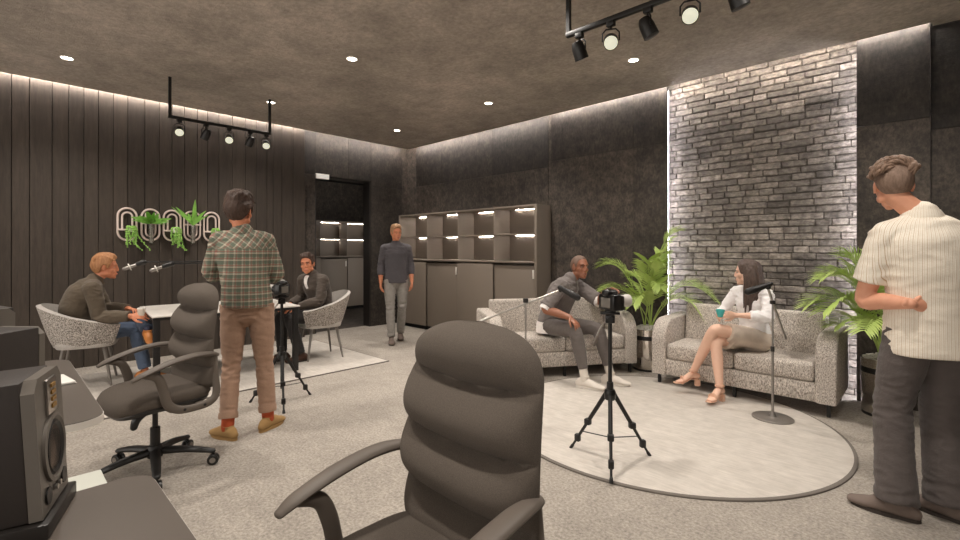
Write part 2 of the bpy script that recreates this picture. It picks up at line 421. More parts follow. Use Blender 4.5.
# corridor beyond the doorway
m = MB(); m.box((-8.9, 7.0, 1.5), (3.2, .1, 3.0)); m.box((-10.6, 4.5, 1.5), (.1, 5.2, 3.0)); m.box((-8.9, 2.4, 1.5), (3.2, .1, 3.0)); struct(m, 'wall_side_room', 'concrete', flat=True)
m = MB(); m.box((-8.95, 4.7, -.05), (3.3, 4.8, .1)); struct(m, 'floor_side_room', 'concrete', flat=True)
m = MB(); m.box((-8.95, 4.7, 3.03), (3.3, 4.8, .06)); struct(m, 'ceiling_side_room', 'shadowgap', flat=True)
m = MB()
m.box((-7.27, DY0+.012, DZ/2), (.2, .022, DZ)); m.box((-7.27, DY1-.012, DZ/2), (.2, .022, DZ)); m.box((-7.27, (DY0+DY1)/2, DZ-.012), (.2, DY1-DY0-.05, .022))
struct(m, 'door_1', 'darkplastic', flat=True)
t = thing('door_sign', 'small blank white box sign over the top left corner of the dark doorway', 'sign', (-7.155, DY0+.11, 2.50))
m = MB(); m.box((.02, 0, .04), (.03, .23, .085), bev=.004); m.build('housing', 'rim', t)
m = MB(); m.box((.037, 0, .04), (.004, .215, .07)); m.build('sign_face', 'signwhite', t)

# ------------------------------------------------------------------ cabinets
def shelving(label, loc, rz, W, H, n, zrows, counter, dep=.38, base=.06, lit='led_cell', doors=True, name='shelf_cabinet'):
    t = thing(name, label, 'cabinet', loc, rz)       # local: x along the unit, front at y=0, back at y=dep
    m = MB(); th = .02
    m.box((0+.045, dep/2, H/2), (.09, dep, H)) if 0 else None
    m.box((W-.02, dep/2, H/2), (.04, dep, H), bev=.002); m.box((.01, dep/2, H/2), (.02, dep, H), bev=.002)
    m.box((W/2, dep/2, H-.012), (W-.07, dep, .024), bev=.002)
    m.box((W/2-.01, dep-.006, H/2), (W-.07, .012, H-.05))
    m.build('carcass', 'cab', t)
    m = MB(); m.box((W/2-.01, dep/2-.004, counter), (W-.062, dep+.012, .022), bev=.002); m.build('countertop', 'cab', t)
    cw = (W-.03)/n
    for z in zrows:
        m = MB(); m.box((W/2-.01, dep/2+.005, z), (W-.062, dep-.03, .02)); m.build('shelf', 'cabin', t)
    for i in range(1, n):
        m = MB(); m.box((i*cw, dep/2+.005, (counter+H)/2), (.018, dep-.03, H-counter-.04)); m.build('divider', 'cabin', t)
    tops = list(zrows)+[H-.014]
    for i in range(n):
        for z in tops:
            m = MB(); m.box((i*cw+cw*.58, dep-.016, z-.0108), (cw*.80, .006, .0015)); m.build('light_strip', lit, t)
    if doors:
        for i in range(n):
            back = i % 2
            m = MB(); m.box((i*cw+cw/2+(.006 if back else 0), (.0 if not back else .022)+.009, (base+counter)/2-.01-(.008 if back else 0)), (cw-.006, .018, counter-base-.04-(.02 if back else 0)), bev=.002)
            d = m.build('door', 'cab', t)
            if back:
                m = MB(); m.box((i*cw+cw-.035, .022-.006, counter-.16), (.03, .014, .12), bev=.003); m.build('handle', 'rim', d)
    m = MB(); m.box((W/2, .05+(dep-.05)/2, base/2), (W-.06, dep-.06, base)); m.build('plinth', 'shadowgap', t)
    return t
shelving('long grey wall cabinet with lit open shelves above sliding doors', (-6.93, 5.05, 0), 0, 3.09, 1.97, 4, [1.575], 1.18)
shelving('dark shelf unit with lit cells seen through the doorway', (-9.6, 3.0, 0), R(90), 3.9, 2.0, 6, [1.6], 1.2, lit='led_dim')

# ------------------------------------------------------------------ downlights and tracks
dls = [(-6.0,.48,'recessed ceiling downlight at far left above the ginger haired seated man'),
       (-4.05,2.4,'recessed ceiling downlight above the plaid shirted man, nearest of the middle row'),
       (-5.97,2.4,'recessed ceiling downlight beside the end rod of the small track light'),
       (-4.04,4.32,'recessed ceiling downlight above the right end of the lit shelf cabinet'),
       (-5.97,4.32,'recessed ceiling downlight near the far room corner by the doorway'),
       (-2.11,4.32,'recessed ceiling downlight beside the large track light above the potted palm')]
proto = None
for x, y, lb in dls:
    if proto is None:
        proto = thing('ceiling_downlight', lb, 'ceiling light', (x, y, CZ), group='recessed ceiling downlights')
        m = MB(); m.lathe([(.044,0),(.056,0),(.056,-.006),(.047,-.008),(.044,-.004)], n=28); m.build('trim_ring', 'rim', proto)
        m = MB(); m.lathe([(0,-.001),(.044,-.001),(.044,-.004),(0,-.004)], n=28); m.build('lens', 'lamp_disc', proto)
    else: dup(proto, loc=(x, y, CZ), label=lb)
for x in (-6.0,-4.05,-2.11,-.2):
    for y in (.48,2.4,4.32):
        L = bpy.data.lights.new('downlight_beam', 'SPOT'); L.energy = 135; L.spot_size = R(125); L.spot_blend = 1; L.shadow_soft_size = .06; L.color = (1,.925,.84)
        o = bpy.data.objects.new('downlight_beam', L); COL.objects.link(o); o.location = (x, y, CZ-.03)
def track(label, a, b, heads, ext):
    """a,b world ends (rod positions), bar along a-b at z=2.777, heads = [(frac, lit, label)]"""
    A = V((a[0], a[1], 0)); B = V((b[0], b[1], 0)); L = (B-A).length; ang = math.atan2((B-A).y, (B-A).x)
    zb = 2.777
    t = thing('lighting_track', label, 'track light', (A.x, A.y, zb), ang)
    m = MB(); m.box((L/2, 0, 0), (L+.03, .032, .03), bev=.003); m.build('rail', 'black', t)
    for x in (0, L):
        m = MB(); m.box((x, 0, (CZ-zb)/2), (.026, .026, CZ-zb)); m.build('drop_rod', 'black', t)
    for fr, lit, yaw, pit, lb in heads:
        m = MB(); x = fr*L
        hd = bpy.data.objects.new('spotlight_head', None); COL.objects.link(hd); hd.parent = t; hd.location = (x, 0, -.03)
        if lb: hd['label'] = lb
        m.box((0,0,0), (.05,.034,.03), bev=.003); m.cyl((0,0,0), (0,0,-.03), .008, n=10); m.build('adapter', 'black', hd)
        c = V((0,0,-.105)); rot = (Matrix.Rotation(yaw-ang, 4, 'Z') @ Matrix.Rotation(pit, 4, 'Y'))
        side = rot @ V((0,1,0))
        m = MB(); s2 = V((side.x, side.y, 0)).normalized()
        pts = [c+s2*.05, c+s2*.05+V((0,0,.05)), c+s2*.03+V((0,0,.073)), c-s2*.03+V((0,0,.073)), c-s2*.05+V((0,0,.05)), c-s2*.05]
        m.tube(pts, .005, n=6); m.build('yoke', 'black', hd)
        # barrel axis local +x rotated
        ax = rot.to_3x3() @ Matrix.Rotation(R(90), 3, 'Y')
        m = MB(); m.lathe([(.0,-.065),(.028,-.065),(.036,-.05),(.043,-.02),(.045,.05),(.041,.05),(.04,.044),(0,.044)], c, n=20, axis=ax); m.build('barrel', 'black', hd)
        m = MB(); m.lathe([(0,.0455),(.0405,.0455),(.0405,.050),(.0,.055)], c, n=20, axis=ax); m.build('lens', 'spot_lens' if lit else 'blackgloss', hd)
    return t
to_cam = lambda x, y: math.atan2(-y, -x)
track('small black ceiling track of five spotlights above the meeting table', (-5.88,1.30), (-5.88,2.35),
      [(.085,1,to_cam(-5.88,1.4),R(35),None), (.33,0,R(200),R(55),None), (.56,1,to_cam(-5.88,1.9),R(35),None), (.78,0,R(200),R(55),None), (.96,1,to_cam(-5.88,2.3),R(35),None)], 0)
track('large black ceiling track of spotlights above the round rug', (-1.75,2.65), (-.35,2.65),
      [(.06,0,R(80),R(62),None), (.22,1,to_cam(-1.45,2.65),R(35),None), (.39,0,R(40),R(66),None), (.56,1,to_cam(-1.0,2.65),R(35),None), (.73,0,R(50),R(70),None), (.9,1,to_cam(-.5,2.65),R(35),None)], 0)

# ------------------------------------------------------------------ rugs
m = MB(); n = 72
m.lathe([(0,.0),(1.24,.0),(1.24,.010),(1.225,.014),(0,.014)], n=96)
t = thing('round_rug', 'large round pale rug under the microphone stands and camera tripod', 'rug', (-1.60,3.70,0))
m.build('pile', 'rug', t)
m = MB(); m.lathe([(1.24,0),(1.254,0),(1.254,.009),(1.245,.013),(1.24,.012)], n=96); m.build('binding', 'rugedge', t)
t = thing('rectangular_rug', 'pale rectangular rug under the meeting table', 'rug', (-5.68,1.86,0))
m = MB(); m.box((0,0,.006), (1.84,2.9,.012), bev=.003); m.build('pile', 'rug', t)
m = MB()
for s in (-1, 1): m.box((s*.925,0,.005), (.012,2.92,.010)); m.box((0,s*1.456,.005), (1.84,.012,.010))
m.build('binding', 'rugedge', t)

# ------------------------------------------------------------------ desks on the left
def desk(label, x0, x1, y0, y1, z=.75, r=.09):
    t = thing('desk', label, 'desk', ((x0+x1)/2, (y0+y1)/2, 0)); W = x1-x0; D = y1-y0
    def outline(w, d, r):
        o = []
        for cx, cy, a in ((w/2-r, d/2-r, 0), (-w/2+r, d/2-r, 90), (-w/2+r, -d/2+r, 180), (w/2-r, -d/2+r, 270)):
            for k in range(8): o.append((cx+r*math.cos(R(a+90*k/7)), cy+r*math.sin(R(a+90*k/7))))
        return o
    m = MB(); m.prism(outline(W, D, r), z-.002, z+.001, lambda u, v, w: (u, v, w)); m.build('desktop', 'desk', t)
    m = MB(); m.prism(outline(W+.004, D+.004, r), z-.026, z-.0021, lambda u, v, w: (u, v, w)); m.build('edge_band', 'deskedge', t)
    for sx in (-1, 1):
        m = MB(); x = sx*(W/2-.2); m.box((x, 0, .03), (.06, D-.14, .04), bev=.005); m.box((x, 0, .385), (.07, .05, .68)); m.box((x, 0, z-.04), (.05, D-.2, .025))
        m.build('leg', 'black', t)
    return t
desk('taupe desk with pale edge carrying a notebook, beyond the nearest speaker', -3.45, -2.14, -.5, .28)
desk('taupe desk with rounded corner in the near left corner of the room view', -1.53, -.35, -.5, .29, r=.06)
t = thing('low_pedestal', 'low white cabinet top showing between the two taupe desks', 'cabinet', (-1.60, -.10, 0))
m = MB(); m.box((0,0,.34), (.36,.60,.66), bev=.004); m.build('body', 'white', t); m = MB(); m.box((0,0,.685), (.38,.64,.022), bev=.003); m.build('top', 'white', t)
for k in range(3):
    m = MB(); m.box((0,.305,.12+.21*k), (.33,.018,.195), bev=.003); d = m.build('drawer', 'white', t); m = MB(); m.box((0,.32,.17+.21*k), (.14,.012,.012)); m.build('handle', 'steel', d)
def speaker(label, loc, rz, tilt=0, sc=1, wedge=True):
    t = thing('studio_speaker', label, 'speaker', loc, rz, 'studio monitor speakers on the desks')
    W, D, H = .185*sc, .23*sc, .29*sc       # front faces local +y
    z0 = .035 if wedge else 0
    Tm = Matrix.Translation((0,0,z0)) @ Matrix.Rotation(tilt, 4, 'X')
    m = MB(); m.T = Tm; m.box((0, -D/2, H/2), (W, D, H), bev=.004); m.build('cabinet', 'speakerbox', t)
    m = MB(); m.T = Tm; c = .025*sc
    m.prism([(-W/2,0),(W/2,0),(W/2,H-c),(W/2-c,H),(-W/2+c,H),(-W/2,H-c)], 0, .022, lambda u, v, w: (u*(1-.3*w), w, v)); m.build('front_baffle', 'speakerfront', t)
    ax = Matrix.Rotation(R(-90), 3, 'X')
    m = MB(); m.T = Tm; wr = .066*sc; wc = V((0, .022, H*.42))
    m.lathe([(wr+.008,0),(wr+.008,.006),(wr,.008),(wr-.006,.003),(wr-.012,.0)], wc, n=36, axis=ax); w_ = m.build('woofer', 'speakerfront', t)
    m = MB(); m.T = Tm; m.lathe([(wr-.018,.002),(.022,-.018),(.0215,-.016)], wc, n=36, axis=ax); cn = m.build('cone', 'cone', w_)
    m = MB(); m.T = Tm; m.lathe([(wr-.005,.002),(wr-.011,.007),(wr-.019,.0015)], wc, n=36, axis=ax); m.build('surround', 'black', w_)
    m = MB(); m.T = Tm; m.lathe([(.0215,-.017),(.016,-.006),(.008,-.001),(0,.001)], wc, n=24, axis=ax); m.build('dust_cap', 'steel', w_)
    m = MB(); m.T = Tm; m.box((0, .024, H*.82), (.062*sc, .008, .078*sc), bev=.003); tw = m.build('tweeter', 'steel', t)
    for k in range(4):
        m = MB(); m.T = Tm; m.box((0, .029, H*.82+(k-1.5)*.015*sc), (.026*sc, .004, .008*sc)); m.build('ribbon', 'gold', tw)
    for sx in (-1, 1):
        m = MB(); m.T = Tm; m.lathe([(0,.001),(.018*sc,.001),(.018*sc,.004),(.0,.003)], (sx*.055*sc, .022, H*.12), n=20, axis=ax); m.build('bass_port', 'black', t)
        m = MB(); m.T = Tm; m.lathe([(0,.001),(.006,.001),(.006,.008),(0,.009)], (sx*.012, .022, H*.12), n=12, axis=ax); m.build('knob', 'steel', t)
    if wedge:
        m = MB(); m.box((0, -D/2+.01, .016), (W+.03, D+.05, .032), bev=.004); m.build('isolation_pad', 'darkplastic', t)
    return t
speaker('grey studio monitor speaker on the nearest desk with round woofer showing', (-1.425,.075,.7525), R(-17), R(3))
speaker('dark studio speaker on the farther desk, seen from its plain side', (-2.385,.050,.7525), R(42), R(0), .98)
speaker('small silver fronted speaker at the far left picture edge', (-3.28,-.02,.7525), R(-75), 0, .95)
t = thing('open_notebook', 'small white notebook lying on the farther taupe desk', 'notebook', (-2.86,.17,.7515), R(8))
m = MB(); m.box((0,0,.006), (.20,.14,.010), bev=.002); m.build('pages', 'paper', t); m = MB(); m.box((-.01,0,.0008), (.215,.148,.0016)); m.build('cover', 'rim', t)
t = thing('floor_cable_box', 'small black cable box on the carpet beyond the white cabinet', 'cable box', (-3.98,.03,0), R(20))
m = MB(); m.box((0,0,.02), (.16,.09,.036), bev=.006); m.build('housing', 'black', t); m = MB(); m.box((0,0,.046), (.12,.05,.014), bev=.004); m.build('lid', 'black', t)
#PART2
# ------------------------------------------------------------------ high-back office chairs (local +y is forward)
def office_chair(label, loc, rz):
    t = thing('office_chair', label, 'office chair', loc, rz, 'high backed ribbed office chairs')
    m = MB()
    for k in range(5):
        a = R(90+72*k); d = V((math.cos(a), math.sin(a), 0))
        m.loft([d*.03+V((0,0,.125)), d*.17+V((0,0,.115)), d*.315+V((0,0,.085))], [(.03,.024),(.026,.02),(.02,.014)], side=d.cross(V((0,0,1))), n=10, sub=3)
    m.lathe([(0,.09),(.04,.09),(.045,.10),(.045,.14),(.035,.16),(0,.16)], n=20); m.build('five_star_base', 'black', t)
    for k in range(5):
        a = R(90+72*k); d = V((math.cos(a), math.sin(a), 0)); s = V((-d.y, d.x, 0)); c = d*.315
        m = MB()
        m.cyl(c+V((0,0,.05)), c+V((0,0,.085)), .008, n=8)
        for q in (-1, 1):
            m.lathe([(0,-.009),(.028,-.009),(.0325,-.005),(.0325,.005),(.028,.009),(0,.009)], c+s*q*.016+V((0,0,.033)), n=18, axis=V((0,0,1)).rotation_difference(s).to_matrix())
        m.box(c+V((0,0,.052)), (.036,.036,.022), bev=.008); w = m.build('caster', 'blackgloss', t)
        for q in (-1, 1):
            m = MB(); m.lathe([(0,-.001),(.017,-.001),(.017,.001),(0,.001)], c+s*q*.0262+V((0,0,.033)), n=14, axis=V((0,0,1)).rotation_difference(s).to_matrix()); m.build('hub_cap', 'satin', w)
    m = MB(); m.cyl((0,0,.15), (0,0,.27), .027, n=18); m.cyl((0,0,.27), (0,0,.40), .015, n=14); m.build('gas_column', 'black', t)
    m = MB(); m.box((0,-.02,.405), (.17,.22,.04), bev=.01); m.box((0,.06,.385), (.08,.10,.03), bev=.008); m.loft([(.0,.02,.39),(.0,.09,.35),(0,.11,.30)], [.02,.024,.02], n=10); m.build('tilt_mechanism', 'blackgloss', t)
    # seat shell and cushion
    def sup(w, d, k=.5, n=40):
        return [(w*math.copysign(abs(math.cos(a))**k, math.cos(a)), d*math.copysign(abs(math.sin(a))**k, math.sin(a))) for a in [2*PI*i/n for i in range(n)]]
    def pad(m, prof, w, d, cy=0, arch=.0):
        rs = []
        for k, z in prof: rs.append([m._v((x*k, y*k+cy, z - arch*max(0, (y*k)/d)**3)) for x, y in sup(w, d)])
        m.rings(rs)
    m = MB(); pad(m, [(.7,.415),(.93,.425),(.98,.445),(.97,.455)], .255, .255, 0, .03); m.build('seat_shell', 'darkplastic', t)
    m = MB(); pad(m, [(.5,.45),(.96,.452),(1.0,.475),(.99,.50),(.94,.522),(.85,.533),(.6,.538),(.3,.536),(.05,.535)], .255, .26, 0, .04); m.build('seat', 'office', t)
    # backrest : ribbed cushion. v up, u across
    H0, H1 = .50, 1.135; nu, nv = 28, 90
    def edge(v):
        w = .256+.014*math.sin(PI*min(1, v*1.15))
        if v > .76: q = (v-.76)/.24; w *= max(0, 1-q**2.6*.9995)**.42
        if v < .04: w *= .9+.1*v/.04
        return max(w, .004)
    def front(u, v):
        vv = v - .035*(u*u)
        seg = (1.0-vv)/.276; ph = seg-math.floor(seg)      # ribs counted from the top
        rib = max(0, math.sin(PI*max(0, min(1, ph))))**.62 if seg >= 1 else max(0, math.sin(PI*max(.0, min(1, .2+.8*seg))))**.62
        e = (1-abs(u)**4.5)**.5 if abs(u) < 1 else 0
        top = 1 if v < .86 else max(0, 1-((v-.86)/.14)**2.6)**.5
        return (.012 + .080*rib)*max(.04, e)*top
    m = MB(); F_, B_ = [], []
    for j in range(nv+1):
        v = j/nv; z = H0+(H1-H0)*v; yb = -.245-.038*v+.03*math.sin(PI*v*1.1)
        rf, rb = [], []
        for i in range(nu+1):
            u = -1+2*i/nu; u = math.sin(u*PI/2); x = u*edge(v)
            rf.append(m._v((x, yb+front(u, v)+.012*u*u, z)))
            rb.append(m._v((x, yb-.022*max(.05, 1-u**6)*(1 if v < .85 else max(.05, 1-((v-.85)/.15)**3))+.012*u*u, z)))
        F_.append(rf); B_.append(rb)
    for j in range(nv):
        for i in range(nu):
            m._f((F_[j][i], F_[j][i+1], F_[j+1][i+1], F_[j+1][i])); m._f((B_[j][i], B_[j+1][i], B_[j+1][i+1], B_[j][i+1]))
        m._f((F_[j][0], F_[j+1][0], B_[j+1][0], B_[j][0])); m._f((F_[j][nu], B_[j][nu], B_[j+1][nu], F_[j+1][nu]))
    for j in (0, nv):
        for i in range(nu): m._f((F_[j][i], F_[j][i+1], B_[j][i+1], B_[j][i]))
    m.build('backrest', 'office', t, sharp=70)
    m = MB(); m.loft([(0,-.10,.41),(0,-.24,.42),(0,-.285,.52),(0,-.30,.70)], [(.04,.012)]*3+[(.03,.008)], side=(1,0,0), n=12); m.build('back_bracket', 'darkplastic', t)
    for s in (-1, 1):
        m = MB(); X = s*.275
        m.loft([(X*1.02,.205,.640),(X*1.03,.15,.665),(X*1.02,.03,.702),(X,-.10,.722),(X*.95,-.205,.716),(X*.88,-.25,.70)], [(.020,.010),(.030,.014),(.033,.016),(.031,.016),(.024,.015),(.016,.012)], side=(1,0,0), n=14, sub=6)
        m.loft([(X*1.02,.15,.655),(X*1.02,.09,.635),(X*1.0,.06,.57),(X,.035,.47),(X,-.02,.425),(X,-.10,.415),(X,-.19,.425),(X*.97,-.235,.47),(X*.93,-.235,.58),(X*.90,-.235,.70)], [(.018,.016),(.018,.024),(.015,.026),(.014,.026),(.014,.024),(.014,.022),(.014,.024),(.014,.024),(.013,.020),(.013,.016)], side=(1,0,0), n=12, sub=5)
        m.box((X*.86,.0,.425), (.09,.05,.018), bev=.005); m.box((X*.86,-.15,.425), (.09,.05,.018), bev=.005)
        ar = m.build('armrest', 'armplastic', t)
        m = MB()
        for y in (-.05, -.16): m.lathe([(0,-.002),(.008,-.002),(.008,.003),(0,.004)], (X+s*.013, y, .42), n=12, axis=Matrix.Rotation(s*R(90), 3, 'Y'))
        m.build('bolt', 'black', ar)
    return t
c1 = office_chair('large ribbed charcoal office chair in the middle foreground, its back nearest the camera', (-.985,.735,0), R(180))
dup(c1, loc=(-3.42,.68,0), rz=R(188), label='ribbed charcoal office chair standing between the desk and the man in plaid shirt')

# ------------------------------------------------------------------ meeting table
TT = .735
t = thing('meeting_table', 'white topped meeting table with black square legs', 'table', (-5.66,1.73,0.0), R(-5))
m = MB(); m.box((0,0,TT-.008), (1.06,1.36,.016), bev=.004); m.build('tabletop', 'tabletop', t)
m = MB(); m.box((0,0,TT-.03), (1.04,1.34,.028)); m.build('apron', 'black', t)
for sx in (-1, 1):
    for sy in (-1, 1): m = MB(); m.box((sx*.49,sy*.64,(TT-.04+.012)/2), (.055,.055,TT-.052), bev=.003); m.build('leg', 'black', t)
# ------------------------------------------------------------------ tub chairs at the table
def tub_chair(label, loc, rz):
    t = thing('tub_chair', label, 'dining chair', loc, rz, 'speckled tub chairs at the meeting table')
    n = 44; A = R(128); prof = []
    def ringpt(a, k, z, off):   # a=0 is the back (-y)
        r = .235+.105*k; r += off
        x = math.sin(a)*r*1.02; y = -math.cos(a)*r*(.98+.06*k)
        if abs(a) > R(80): y += .10*(abs(a)-R(80))/R(48)
        return V((x, y, z))
    outer, inner = [], []
    m = MB(); G = []
    for i in range(n+1):
        a = -A+2*A*i/n; c = math.cos(a*.74)
        ztop = .61+.20*max(0, c)**1.2; zb = .40; row = []
        for j in range(7):
            k = j/6; row.append(m._v(ringpt(a, k**.8, zb+(ztop-zb)*k, 0)))
        for j in range(6, -1, -1):
            k = j/6; row.append(m._v(ringpt(a, k**.8, zb+(ztop-zb)*k+(.012 if j == 6 else 0), -.035)))
        G.append(row)
    for A_, B_ in zip(G, G[1:]):
        L = len(A_)
        for j in range(L):
            m.mi = 1 if j >= 6 else 0
            m._f((A_[j], A_[(j+1)%L], B_[(j+1)%L], B_[j]))
    m.mi = 0; m._f(G[0][::-1]); m._f(G[-1])
    o = m.build('shell', ['chairfab', 'chairlight'], t, sharp=60)
    m = MB(); rs = []
    for k, z in ((.6,.385),(.96,.39),(1.0,.41),(1.0,.44),(.96,.462),(.8,.472),(.4,.475),(.05,.475)):
        rs.append([m._v((.25*k*math.copysign(abs(math.cos(b))**.6, math.cos(b)), .24*k*math.copysign(abs(math.sin(b))**.6, math.sin(b))+.03, z)) for b in [2*PI*i/36 for i in range(36)]])
    m.rings(rs); m.build('seat', 'chairlight', t)
    for sx in (-1, 1):
        for sy in (-1, 1):
            m = MB(); m.loft([(sx*.15,sy*.15+.02,.40),(sx*.205,sy*.215+.02,.002)], [(.022,.018),(.011,.010)], n=10, sub=1, cap=False); m.build('leg', 'chairleg', t)
    m = MB(); m.box((0,.02,.392), (.34,.34,.02), bev=.005); m.build('seat_frame', 'chairleg', t)
    return t
c2 = tub_chair('speckled grey tub chair under the seated man with ginger hair', (-6.10,.62,.012), R(-14))
dup(c2, loc=(-5.55,2.86,.012), rz=R(172), label='speckled grey tub chair under the young man at the far end of the table')

# ------------------------------------------------------------------ sofas (front is local -y)
def sofa(label, loc, rz, W=1.51):
    t = thing('sofa', label, 'sofa', loc, rz, 'pair of tweed two seat sofas')
    D = .72; aw = .145
    m = MB(); m.box((0,.0,.19), (W-2*aw+.01, D-.02, .155), bev=.008); m.build('base', 'sofa', t)
    out = [(-D/2,.11),(-D/2,.44)]
    for k in range(1, 11): a = R(90*k/10); out.append((-D/2+.20*(1-math.cos(a)), .44+.215*math.sin(a)))
    out += [(D/2-.03,.672),(D/2,.64),(D/2,.11)]
    for s in (-1, 1):
        m = MB(); b = bmesh.new()
        vs0 = [b.verts.new((s*(W/2-aw), u, v)) for u, v in out]; vs1 = [b.verts.new((s*W/2, u, v)) for u, v in out]
        b.faces.new(vs0); b.faces.new(vs1[::-1])
        for i in range(len(out)): b.faces.new((vs0[i], vs1[i], vs1[(i+1)%len(out)], vs0[(i+1)%len(out)]))
        bmesh.ops.recalc_face_normals(b, faces=b.faces[:])
        eg = [e for e in b.edges if abs(e.verts[0].co.x-e.verts[1].co.x) < 1e-5]
        bmesh.ops.bevel(b, geom=eg, offset=.018, segments=3, profile=.5, affect='EDGES')
        m.take(b); m.build('arm', 'sofa', t, sharp=50)
    iw = W-2*aw
    for s in (-1, 1):
        m = MB(); m.box((s*iw/4, -.055, .345), (iw/2-.006, .60, .155), bev=.035, seg=4); c = m.build('seat_cushion', 'sofa', t, sharp=60)
    m = MB(); m.box((0, D/2-.06, .44), (iw+.0, .12, .66), bev=.02, seg=3); m.build('back_frame', 'sofa', t)
    for s in (-1, 1):
        m = MB(); m.box((s*iw/4, D/2-.165, .585), (iw/2-.006, .13, .40), bev=.035, seg=4, rot=Matrix.Rotation(R(-8), 3, 'X')); m.build('back_cushion', 'sofa', t, sharp=60)
    for sx in (-1, 0, 1):
        for sy in (-1, 1):
            m = MB(); m.box((sx*(W/2-.06), sy*(D/2-.06), .055), (.026,.026,.11)); m.build('leg', 'black', t)
    return t
s1 = sofa('grey tweed sofa in front of the lit brick wall, where the woman sits', (-1.315,4.99,0), 0)
sofa('pale tweed sofa beside the shelf cabinet, where the man in grey clothes sits', (-3.11,4.42,0), R(56.3), 1.66)

# ------------------------------------------------------------------ camera tripods with cameras
def tripod(label, loc, rz, foot=.014):
    t = thing('camera_tripod', label, 'tripod', loc, rz, 'black camera tripods')
    m = MB(); m.cyl((0,0,.13), (0,0,.88), .0125, n=14); m.cyl((0,0,.40), (0,0,.50), .024, .020, n=16); m.build('centre_column', 'black', t)
    m = MB(); m.lathe([(0,-.03),(.03,-.03),(.036,-.02),(.036,.02),(.028,.035),(0,.035)], (0,0,.42), n=20); m.build('collar', 'blackgloss', t)
    for k in range(3):
        a = R(120*k); d = V((math.cos(a), math.sin(a), 0))
        m = MB(); top = d*.03+V((0,0,.42)); ft = d*.29+V((0,0,.0))
        L = ft-top; m.loft([top, top+L*.5], [.0145,.013], n=10, sub=1, cap=False); m.box(top+L*.5, (.04,.04,.04), rz=a, bev=.008)
        m.loft([top+L*.5, top+L*.82], [.0105,.0095], n=10, sub=1, cap=False); m.box(top+L*.80, (.036,.034,.05), rz=a, bev=.008)
        m.loft([top+L*.8, top+L*.965], [.008,.008], n=10, sub=1, cap=False); lg = m.build('leg', 'black', t)
        m = MB(); m.loft([top+L*.95, top+L], [.011,.013], n=10, sub=1, cap=True); 
        for v in m.b.verts: v.co.z = max(v.co.z, .0)
        m.build('foot', 'blackgloss', lg)
        m = MB(); m.loft([V((0,0,.15)), d*.20+V((0,0,.135))], [(.006,.003)]*2, side=d.cross(V((0,0,1))), n=8, sub=1, cap=False); m.build('spreader', 'black', t)
    m = MB(); m.box((0,0,.90), (.055,.06,.05), bev=.008); m.cyl((-.035,0,.90), (.035,0,.90), .018, n=14); m.box((0,0,.937), (.062,.12,.014), bev=.004); m.box((0,0,.948), (.045,.07,.010), bev=.002); m.build('pan_head', 'blackgloss', t)
    m = MB(); m.loft([(0,-.02,.895),(.015,-.06,.84),(.03,-.085,.78)], [.006,.006,.006], n=8); hd = m.build('pan_handle', 'steel', t)
    m = MB(); m.loft([(.029,-.083,.785),(.038,-.10,.74)], [.011,.012], n=10, sub=2); m.build('grip', 'armplastic', hd)
    return t
def camera(label, loc, rz, sc=1):
    t = thing('photo_camera', label, 'camera', loc, rz, 'cameras on tripods')   # lens towards local +y
    m = MB(); s = sc
    m.box((0,0,.048*s), (.135*s,.062*s,.09*s), bev=.012); m.box((.05*s,.03*s,.045*s), (.034*s,.04*s,.085*s), bev=.012); m.loft([(0,-.028*s,.10*s),(0,.03*s,.103*s)], [(.03*s,.022*s),(.026*s,.016*s)], side=(1,0,0), n=12, sub=1)
    m.build('body', 'blackgloss', t)
    m = MB(); m.box((0,-.008*s,.126*s), (.02*s,.022*s,.006*s)); m.build('hot_shoe', 'steel', t)
    m = MB(); m.box((0,-.032*s,.046*s), (.078*s,.003*s,.055*s), bev=.001); m.build('screen', 'lcd', t)
    for x, r in ((-.048,.012), (.045,.010)):
        m = MB(); m.lathe([(0,0),(r*s,0),(r*s,.01*s),(0,.01*s)], (x*s, 0, .092*s), n=18); m.build('dial', 'black', t)
    ax = Matrix.Rotation(R(-90), 3, 'X')
    m = MB(); m.lathe([(0,0),(.036,0),(.036,.03),(.033,.032),(.033,.045),(.0,.045)], (-.008*s,.03*s,.05*s), n=28, axis=ax); ln = m.build('lens', 'blackgloss', t)
    m = MB(); m.lathe([(.034,0),(.038,.004),(.038,.045),(.041,.05),(.041,.068),(.037,.068),(.035,.055),(0,.052)], (-.008*s,.075*s,.05*s), n=28, axis=ax); m.build('lens_barrel', 'lensgrey', ln)
    return t
tripod('black camera tripod standing on the round rug in front of the left sofa', (-1.48,2.71,.014), R(-60))
camera('black camera with pale lens barrel on the tripod over the round rug', (-1.48,2.71,.967), R(86-90-18), 1.12)
tripod('black camera tripod behind the legs of the man in plaid shirt', (-4.14,1.76,0), R(-20))
camera('black camera on the tripod beside the man in plaid shirt', (-4.14,1.76,.953), R(205-90), 1.05)

